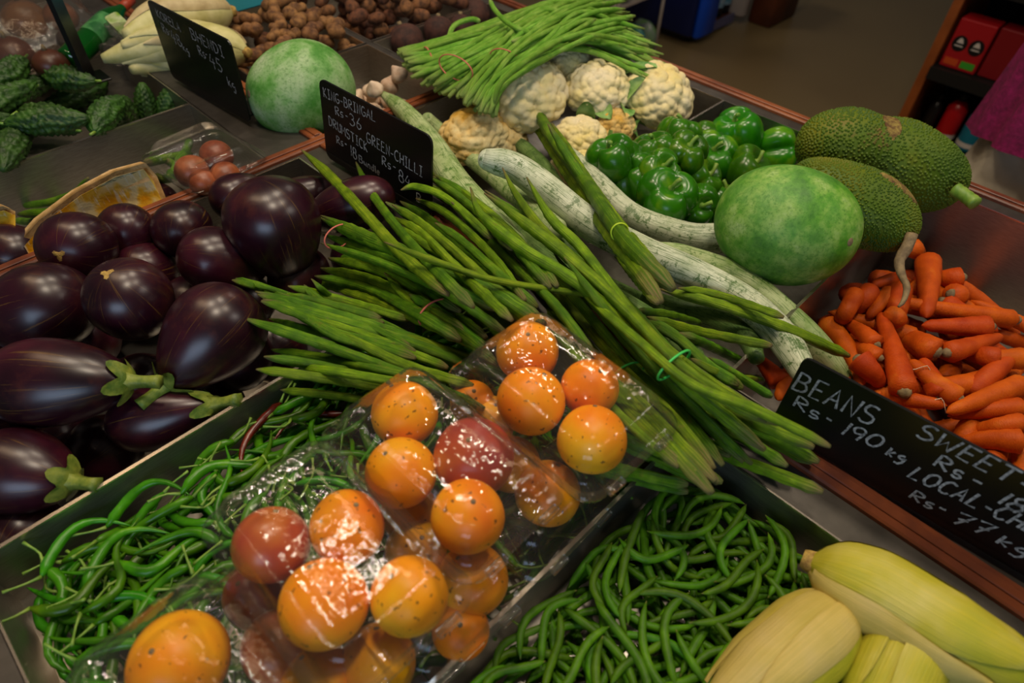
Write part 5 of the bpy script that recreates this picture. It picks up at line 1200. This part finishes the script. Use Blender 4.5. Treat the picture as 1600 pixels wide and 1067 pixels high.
# ------------------------------------------------------------------ goods at the upper left
def crumple(P, sx, sy, sz, seed, mat, n=30, ns=36):
    w1 = wob(seed, .09); w2 = wob(seed + 5, .05)
    g = blob(n, ns, 2 * sz, 1, None, lambda ph, th: w1(ph, th) * w2(ph * 2.3, th * 3), .6); V = g.verts() * [sx, sy, 1]; V[:, :2] += .004 * np.sin(V[:, [1, 0]] * 300); g.V = [V]; return g.moved(None, P)
for k, (x, y, w, col) in enumerate([(40, 30, 66, '#7a4f2c'), (95, 25, 50, '#6a3a22'), (20, 85, 62, '#5a2e1c'), (80, 100, 52, '#4c2618'), (110, 62, 40, '#2c1a14')]):
    P = at(x, y, .025); R = px2m(w, P) / 2
    thing('onion', ['tan onion in the clear bag at the top left corner', 'brown onion in the clear bag beside the green bottle', 'brown onion at the left edge inside the clear bag', 'dark onion lowest in the clear bag', 'darkest onion beside the bottle neck'][k], 'onion', [('bulb', blob(16, 20, R * 1.7, R, lambda c: 1 - .1 * c, wob(k, .02)).moved(basis((.2, .1, 1)), P), simple('onion_skin', col, col, 30, .4)), ('tip', tube(np.array([P + [0, 0, R * .8], P + [0, 0, R * 1.15]]), [.005, .002], 7), STEMB)], 'onions in the clear bag')
thing('clear_bag', 'crumpled clear plastic bag over the onions at the top left', 'bag', [(None, crumple(at(45, 55, .03), .14, .10, .055, 3, BAG), BAG)])
a, b = at(104, 98, .02), at(212, -8, .05); dr = unit(b - a); L = .24
bp = np.array([a + dr * L * t for t in (0, .01, .03, .12, .62, .72, .80, .84, .99, 1.0)]); br = np.array([.012, .029, .032, .033, .033, .026, .015, .0125, .013, .010]) * .68
GBOT = flat('green_label', '#7ab030'); lab_ = tube(np.array([a + dr * L * .34, a + dr * L * .6]), .0228, 24, end=False)
thing('green_bottle', 'green glass bottle lying aslant behind the black sign at the top left', 'bottle', [('glass', tube(bp, br, 24), GLASSG), ('label', lab_, simple('bottle_label', '#4c8c50', '#245c30', 40, .3, lo=.4, hi=.6)), ('neck_foil', tube(bp[7:9], np.array([.0092, .0096]), 18), flat('red_foil', '#a03a22', .4))])
P = at(195, 48, .045); thing('snack_packet', 'small green and clear packet lying between bottle and corn', 'packet', [('film', crumple(P, .022, .060, .012, 8, BAG), BAG), ('printed_face', slab([tuple(p) for p in rrect(.026, .085, .006)], -.003, .004).moved(basis((-.2, -.3, 1), (0, 1, 0)), P + [0, 0, .004]), simple('packet_print', '#6f9a20', '#b9c49a', 45, .4), False)])
P = at(200, 78, .02); thing('clear_bag', 'small crumpled clear packet between the bottle and the tan corn', 'bag', [(None, crumple(P, .045, .035, .022, 12, BAG), BAG)])
# blue carton at the top edge behind the ginger
cc = at(425, 6, .0); CYAN = flat('sky_blue_card', '#3fa9bd', .5); WH = flat('white_print', '#d9e2e2', .5)
ang_ = .02; Bc = np.array(Matrix.Rotation(ang_, 3, 'Z')); cb = box((-.13, 0, 0), (.10, .16, .05), .003).moved(Bc, (.66, 1.455, .004))
g = Geo()
for k in range(3): g.merge(box((-.03 + k * .0, .02 + k * .03, .0502), (.09, .035 + k * .03, .0508)))
thing('blue_carton', 'sky blue carton with white print at the top edge behind the ginger', 'carton', [('carton', cb, CYAN, False), ('print', g.moved(Bc, (.66, 1.455, .004)), WH, False)])
hrect(.5, .76, 1.43, 1.7, .05)

# ------------------------------------------------------------------ shop beyond the aisle
BLUE = flat('cobalt_plastic', '#1250d0', .4); DKB = flat('navy_plastic', '#0a1c58', .4); BLK = flat('black_rubber', '#0a0a0a', .6); GREYL = flat('pale_plastic', '#a79c94', .5); BRWN = simple('brown_panel', '#4a2410', '#6a3418', 6, .5)
Z = -T
def B3(x0, x1, y0, y1, z0, z1, bev=.0): return box((x0, y0, Z + z0), (x1, y1, Z + z1), bev)
ps = [('end_panel', B3(3.17, 3.33, 1.75, 1.81, .03, 1.25, .02), BLUE), ('side_panel', B3(3.13, 3.17, 1.78, 2.25, .05, 1.25, .01), DKB), ('reflector_strip', B3(3.20, 3.215, 1.746, 1.751, .25, 1.1), GREYL, False),
      ('back_panel', B3(3.17, 3.62, 2.24, 2.26, .05, 1.25), DKB, False), ('end_panel', B3(3.585, 3.655, 1.74, 2.25, .04, 1.25, .02), GREYL)]
for z in (.035, .45, .82): ps.append(('shelf_board', B3(3.17, 3.6, 1.80, 2.24, z, z + .025), simple('rack_board', '#3c2418', '#5a3626', 10, .5), False, None, [('shelf_edge', B3(3.32, 3.59, 1.79, 1.80, z - .015, z + .03), flat('lilac_edge', '#5c5a78', .4), False)]))
for x, y in ((3.24, 1.84), (3.55, 1.84), (3.24, 2.2), (3.55, 2.2)): ps.append(('wheel', tube(np.array([(x - .018, y, Z + .03), (x + .018, y, Z + .03)]), .03, 18), BLK, False))
thing('rolling_rack', 'blue wheeled display rack beyond the aisle with dark bottles on it', 'rack', ps)
k = 0
for z in (.062, .477):
    for x in (3.39, 3.475, 3.55):
        q = tube(np.array([(x, 1.85, Z + z + h) for h in (0, .005, .02, .17, .20, .22, .245, .25)]), [.026, .034, .036, .036, .026, .014, .014, .01], 18)
        lb = tube(np.array([(x, 1.85, Z + z + .05), (x, 1.85, Z + z + .15)]), .0368, 18, end=False)
        thing('bottle', 'dark bottle with a pale blue round label on the blue rack', 'bottle', [('glass', q, flat('dark_bottle', '#0c0e14', .2)), ('label', lb, simple('bottle_ring_label', '#3f7f96', '#a8b4bc', 22, .5))], 'bottles on the blue rack')
thing('wooden_crate', 'brown wooden stand on the floor right of the blue rack', 'crate', [('side', B3(3.69, 3.98, 1.62, 1.76, .0, .62, .01), BRWN), ('top_board', B3(3.68, 3.99, 1.60, 1.78, .62, .65, .004), BRWN)])
# toys and bright packets on a wire stand left of the rack
ps = []
for x in (2.30, 2.62):
    for y in (1.65, 2.05): ps.append(('post', tube(np.array([(x, y, Z), (x, y, Z + .95)]), .008, 8), GREYL))
for z in (.12, .42, .72): ps.append(('basket', B3(2.30, 2.62, 1.65, 2.05, z, z + .012), GREYL, False))
thing('wire_stand', 'wire stand of bright packets beside the blue rack', 'stand', ps)
cols = ['#b04a18', '#7a5a78', '#2a6a90', '#3a7a3a', '#c8a020', '#8a3040', '#706a80', '#b06a50', '#28708a', '#5a8a40', '#c04020', '#8a7080']
q = 0
for z in (.135, .435, .735):
    for i in range(4):
        for j in range(2):
            P = np.array([2.35 + i * .075, 1.70 + j * .17, Z + z + .085]); c_ = cols[(q * 5 + j) % 12]; q += 1
            g = crumple(P, .03, .07, .085, 30 + q, None, 12, 16)
            thing('bright_packet', 'bright wrapped packet on the wire stand beyond the long beans', 'packet', [(None, g, simple('packet_wrap', c_, cols[(q * 3) % 12], 18, .35))], 'bright packets on the wire stand')
thing('toy_hoop', 'yellow and orange plastic loop hanging over the wire stand', 'toy', [(None, tube(spline([(2.27, 1.60, Z + 1.00), (2.36, 1.62, Z + .86), (2.50, 1.62, Z + .84), (2.64, 1.62, Z + 1.0), (2.60, 1.64, Z + 1.1)], 22), .012, 9), flat('yellow_plastic', '#c8a010', .4))])
# shelf with red packs
ORW = simple('orange_wood', '#7a3810', '#94481a', 8, .5); DK = flat('dark_shelf', '#0b0908', .6)
ps = [('side_panel', B3(2.90, 3.35, .600, .632, 0, 1.6), ORW, False), ('side_panel', B3(2.90, 3.35, -1.02, -.99, 0, 1.6), ORW, False), ('back_panel', B3(3.33, 3.35, -1.0, .60, 0, 1.6), DK, False)]
for z in (.03, .325, .64, .96, 1.28): ps.append(('shelf_board', B3(2.88, 3.34, -1.0, .60, z, z + .045), DK, False))
thing('shop_shelf', 'dark shop shelf with an orange wooden side, stocked with red packs', 'shelf', ps)
RED = [flat('red_card', '#a01018', .45), flat('deep_red_card', '#7a0c14', .45), flat('rose_card', '#8c2a34', .45)]; OVAL = flat('black_oval', '#0a0808', .5); GRN = flat('green_strip', '#3a9a28', .5); ORS = flat('orange_strip', '#c04818', .5); WHT = flat('white_mark', '#c8c0b8', .5)
def disc(y, z, ry, rz, x): 
    th = np.linspace(0, 2 * pi, 20, endpoint=False); V = [(x, y + ry * math.cos(a), Z + z + rz * math.sin(a)) for a in th] + [(x + .001, y + ry * math.cos(a), Z + z + rz * math.sin(a)) for a in th]
    return Geo().add(np.array(V), [np.array([list(range(20))[::-1]]), gridf(2, 20)])
y = .585; k = 0
for zb, hh in ((.372, .17), (.687, .18), (1.007, .18)):
    y = .585
    for i in range(7):
        w = .125; x0 = 2.915 + .012 * (i % 2)
        ps = [('carton', B3(x0, x0 + .09, y - w, y, zb, zb + hh, .003), RED[(i + k) % 3 if i % 3 else 0], False)]
        if i != 1:
            for j in (0, 1):
                yy = y - .034 - j * .058
                ps.append(('oval_label', disc(yy, zb + hh * .52, .026, .028, x0 - .0012), OVAL, False, None, [('white_motif', Geo().add(np.array([(x0 - .0024 + e, yy + a_, Z + zb + hh * .52 + b_) for e in (0, .001) for a_, b_ in ((-.012, .002), (.012, .002), (.006, .016), (0, .020), (-.006, .016))]), [np.array([[4, 3, 2, 1, 0]]), gridf(2, 5)]).merge(B3(x0 - .0024, x0 - .0014, yy - .014, yy + .014, zb + hh * .52 - .010, zb + hh * .52 - .006)), WHT, False)]))
                ps.append(('colour_strip', B3(x0 - .0015, x0, yy - .024, yy + .024, zb + .012, zb + .035), GRN if j else ORS, False))
        thing('red_pack', ['red pack with black oval labels at the near end of the low shelf', 'plain rose red carton beside the first oval labelled pack', 'red pack with oval labels third along the low shelf'][i] if (k == 0 and i < 3) else 'red pack with black oval labels further along or higher on the dark shelf', 'pack', ps, 'red packs on the dark shelf')
        y -= w + .008
    k += 1
y = .56
for i, (c_, w, hh) in enumerate([('#14100f', .05, .17), ('#a80c12', .075, .20), ('#146a80', .085, .19), ('#145a8c', .07, .19), ('#14100f', .06, .17), ('#a80c12', .07, .2), ('#146a80', .08, .18), ('#2a2420', .07, .2)]):
    mt = flat('bottle_colour', c_, .3); yy = y - w / 2; xx = 2.99
    q = tube(np.array([(xx, yy, Z + .078 + hh * t) for t in (0, .03, .1, .7, .8, .86)]), np.array([.7, .95, 1, 1, .7, .4]) * w / 2, 16)
    cp = tube(np.array([(xx, yy, Z + .078 + hh * .86), (xx, yy, Z + .078 + hh)]), w * .18, 12)
    lb = tube(np.array([(xx, yy, Z + .078 + hh * .12), (xx, yy, Z + .078 + hh * .22)]), w / 2 * 1.02, 16, end=False)
    thing('bottle', ['black bottle in the lower corner of the dark shelf', 'red bottle on the bottom of the dark shelf', 'teal bottle next to the red one on the bottom shelf', 'blue bottle right of the teal one on the bottom shelf'][i] if i < 4 else 'bottle further along the bottom shelf, behind the person', 'bottle', [('body', q, mt), ('cap', cp, BLK), ('label', lb, WHT)], 'bottles on the bottom shelf')
    y -= w + .012

# ------------------------------------------------------------------ person in magenta, back half turned, beyond the counter
def limbs(nodes, edges, radii, name, mat, sub=2):
    me = bpy.data.meshes.new(name); me.from_pydata([tuple(n) for n in nodes], edges, []); o = bpy.data.objects.new(name, me); COL.objects.link(o)
    md = o.modifiers.new('skin', 'SKIN'); 
    for i, r in enumerate(radii): me.skin_vertices[0].data[i].radius = (r, r) if not isinstance(r, tuple) else r
    me.skin_vertices[0].data[0].use_root = True; s = o.modifiers.new('sub', 'SUBSURF'); s.levels = sub; s.render_levels = sub
    for p_ in (): pass
    me.materials.append(mat)
    dg = bpy.context.evaluated_depsgraph_get(); em = bpy.data.meshes.new_from_object(o.evaluated_get(dg)); em.name = name
    em.polygons.foreach_set('use_smooth', [True] * len(em.polygons)); o.modifiers.clear(); o.data = em; return o
SKIN = simple('skin_tone', '#7a4a30', '#8a5638', 30, .5); HAIR = flat('black_hair', '#0c0908', .4)
m = NM('magenta_cloth'); v = m.coord(); m.bump(m.noise(v, 120, 5, .7), .5, .004); MAG = m.set(m.ramp(m.noise(v, 55, 4, .7), [(.35, '#66043a'), (.55, '#84084c'), (.75, '#a01260')]), .8)
TRO = simple('cream_trousers', '#b0a48e', '#d4c8b2', 9, .85, bump=.5, bscale=9)
px_, py_ = 1.88, -.01
root = bpy.data.objects.new('person', None); COL.objects.link(root); root.location = (px_, py_, 0)
tagit(root, 'person standing beyond the counter in a magenta tunic and loose cream trousers', 'person')
sk = [(0, 0, .92), (0, 0, 1.10), (.005, 0, 1.30), (0, 0, 1.40), (.01, 0, 1.47), (.02, 0, 1.56), (.03, 0, 1.63), (0, .10, .88), (.01, .12, .48), (0, .12, .08), (.10, .13, .04), (0, -.10, .88), (.05, -.12, .48), (.02, -.12, .08), (.12, -.13, .04),
      (0, .17, 1.36), (.02, .22, 1.12), (.12, .20, .92), (0, -.17, 1.36), (.02, -.22, 1.12), (.12, -.20, .92)]
ed = [(0, 1), (1, 2), (2, 3), (3, 4), (4, 5), (5, 6), (0, 7), (7, 8), (8, 9), (9, 10), (0, 11), (11, 12), (12, 13), (13, 14), (2, 15), (15, 16), (16, 17), (2, 18), (18, 19), (19, 20)]
ra = [(.13, .09), .12, .14, .06, .05, .085, .07, .085, .055, .04, .035, .085, .055, .04, .035, .055, .042, .030, .055, .042, .030]
bo = limbs(sk, ed, ra, 'body', SKIN); bo.parent = root
def pgeo(nm, g, mat):
    o = bpy.data.objects.new(nm, g.mesh(nm, mat)); COL.objects.link(o); o.parent = root; return o
n, ns = 22, 60
def cloth(z0, z1, prof, fold, nf=9, cx=0.0, cy=0.0):
    t = np.linspace(0, 1, n); th = np.linspace(0, 2 * pi, ns, endpoint=False); rx = np.interp(t, [p[0] for p in prof], [p[1] for p in prof]); ry = np.interp(t, [p[0] for p in prof], [p[2] for p in prof])
    f = 1 + fold * (1 - t)[:, None] ** 1.2 * (np.sin(nf * th + 2 * np.sin(th * 2)) * .6 + .4 * np.sin((nf + 4) * th + 1))[None]
    z = z0 + (z1 - z0) * t[:, None] + .02 * (1 - t)[:, None] * np.sin(3 * th)[None] 
    V = np.stack([cx + rx[:, None] * np.cos(th) * f, cy + ry[:, None] * np.sin(th) * f, np.broadcast_to(z, f.shape)], -1).reshape(-1, 3); return Geo().add(V, gridf(n, ns))
pgeo('tunic', cloth(.655, 1.42, [(0, .19, .25), (.25, .17, .235), (.5, .145, .215), (.62, .14, .20), (.85, .14, .205), (.95, .10, .15), (1, .05, .06)], .09), MAG)
for s in (-1, 1):
    P = spline([(0, s * .16, 1.37), (.01, s * .20, 1.25), (.03, s * .23, 1.12), (.08, s * .22, 1.02)], 12); pgeo('sleeve', tube(P, np.linspace(.068, .058, 12), 16, end=False), MAG)
    P = spline([(0, s * .09, .92), (.01, s * .115, .60), (.02, s * .13, .30), (.02, s * .13, .05)], 20); pgeo('trouser_leg', tube(P, np.linspace(.115, .105, 20), 24, lambda t, th, L: 1 + .06 * np.sin(5 * th + t * 6) + .03 * np.sin(t * 30), end=False), TRO)
    pgeo('shoe', blob(14, 16, .24, .045, None, None, .7).moved(basis((1, 0, 0)), (.07, s * .125, .04)), BLK)
g = blob(22, 26, .25, .105, None, wob(3, .02)).moved(basis((-.15, 0, 1)), (-.005, 0, 1.585)); pgeo('hair', g, HAIR)
pgeo('hair_bun', blob(14, 16, .09, .045).moved(None, (-.105, 0, 1.54)), HAIR)
# face and hands
pgeo('nose', blob(8, 10, .04, .012).moved(None, (.112, 0, 1.575)), SKIN)
for s in (-1, 1):
    pgeo('eye', blob(8, 10, .02, .010).moved(None, (.098, s * .032, 1.60)), flat('eye_dark', '#120c0a', .2)); pgeo('ear', blob(8, 10, .05, .014).moved(None, (.02, s * .098, 1.585)), SKIN)
    hc = np.array([.14, s * .20, .88]); hg = Geo().merge(blob(10, 14, .09, .026, None, None, .8).moved(basis((.2, 0, -1)), hc))
    for k in range(4):
        a0 = hc + [.014 + .0, (k - 1.5) * .012, -.035]; hg.merge(tube(spline([a0, a0 + [.006, 0, -.03], a0 + [-.004, 0, -.055 - .008 * (k in (1, 2))]], 8), np.linspace(.0085, .006, 8), 8))
    a0 = hc + [.012, -s * .018, .01]; hg.merge(tube(spline([a0, a0 + [.022, -s * .016, -.02], a0 + [.022, -s * .014, -.045]], 8), np.linspace(.010, .007, 8), 8)); pgeo('hand', hg, SKIN)
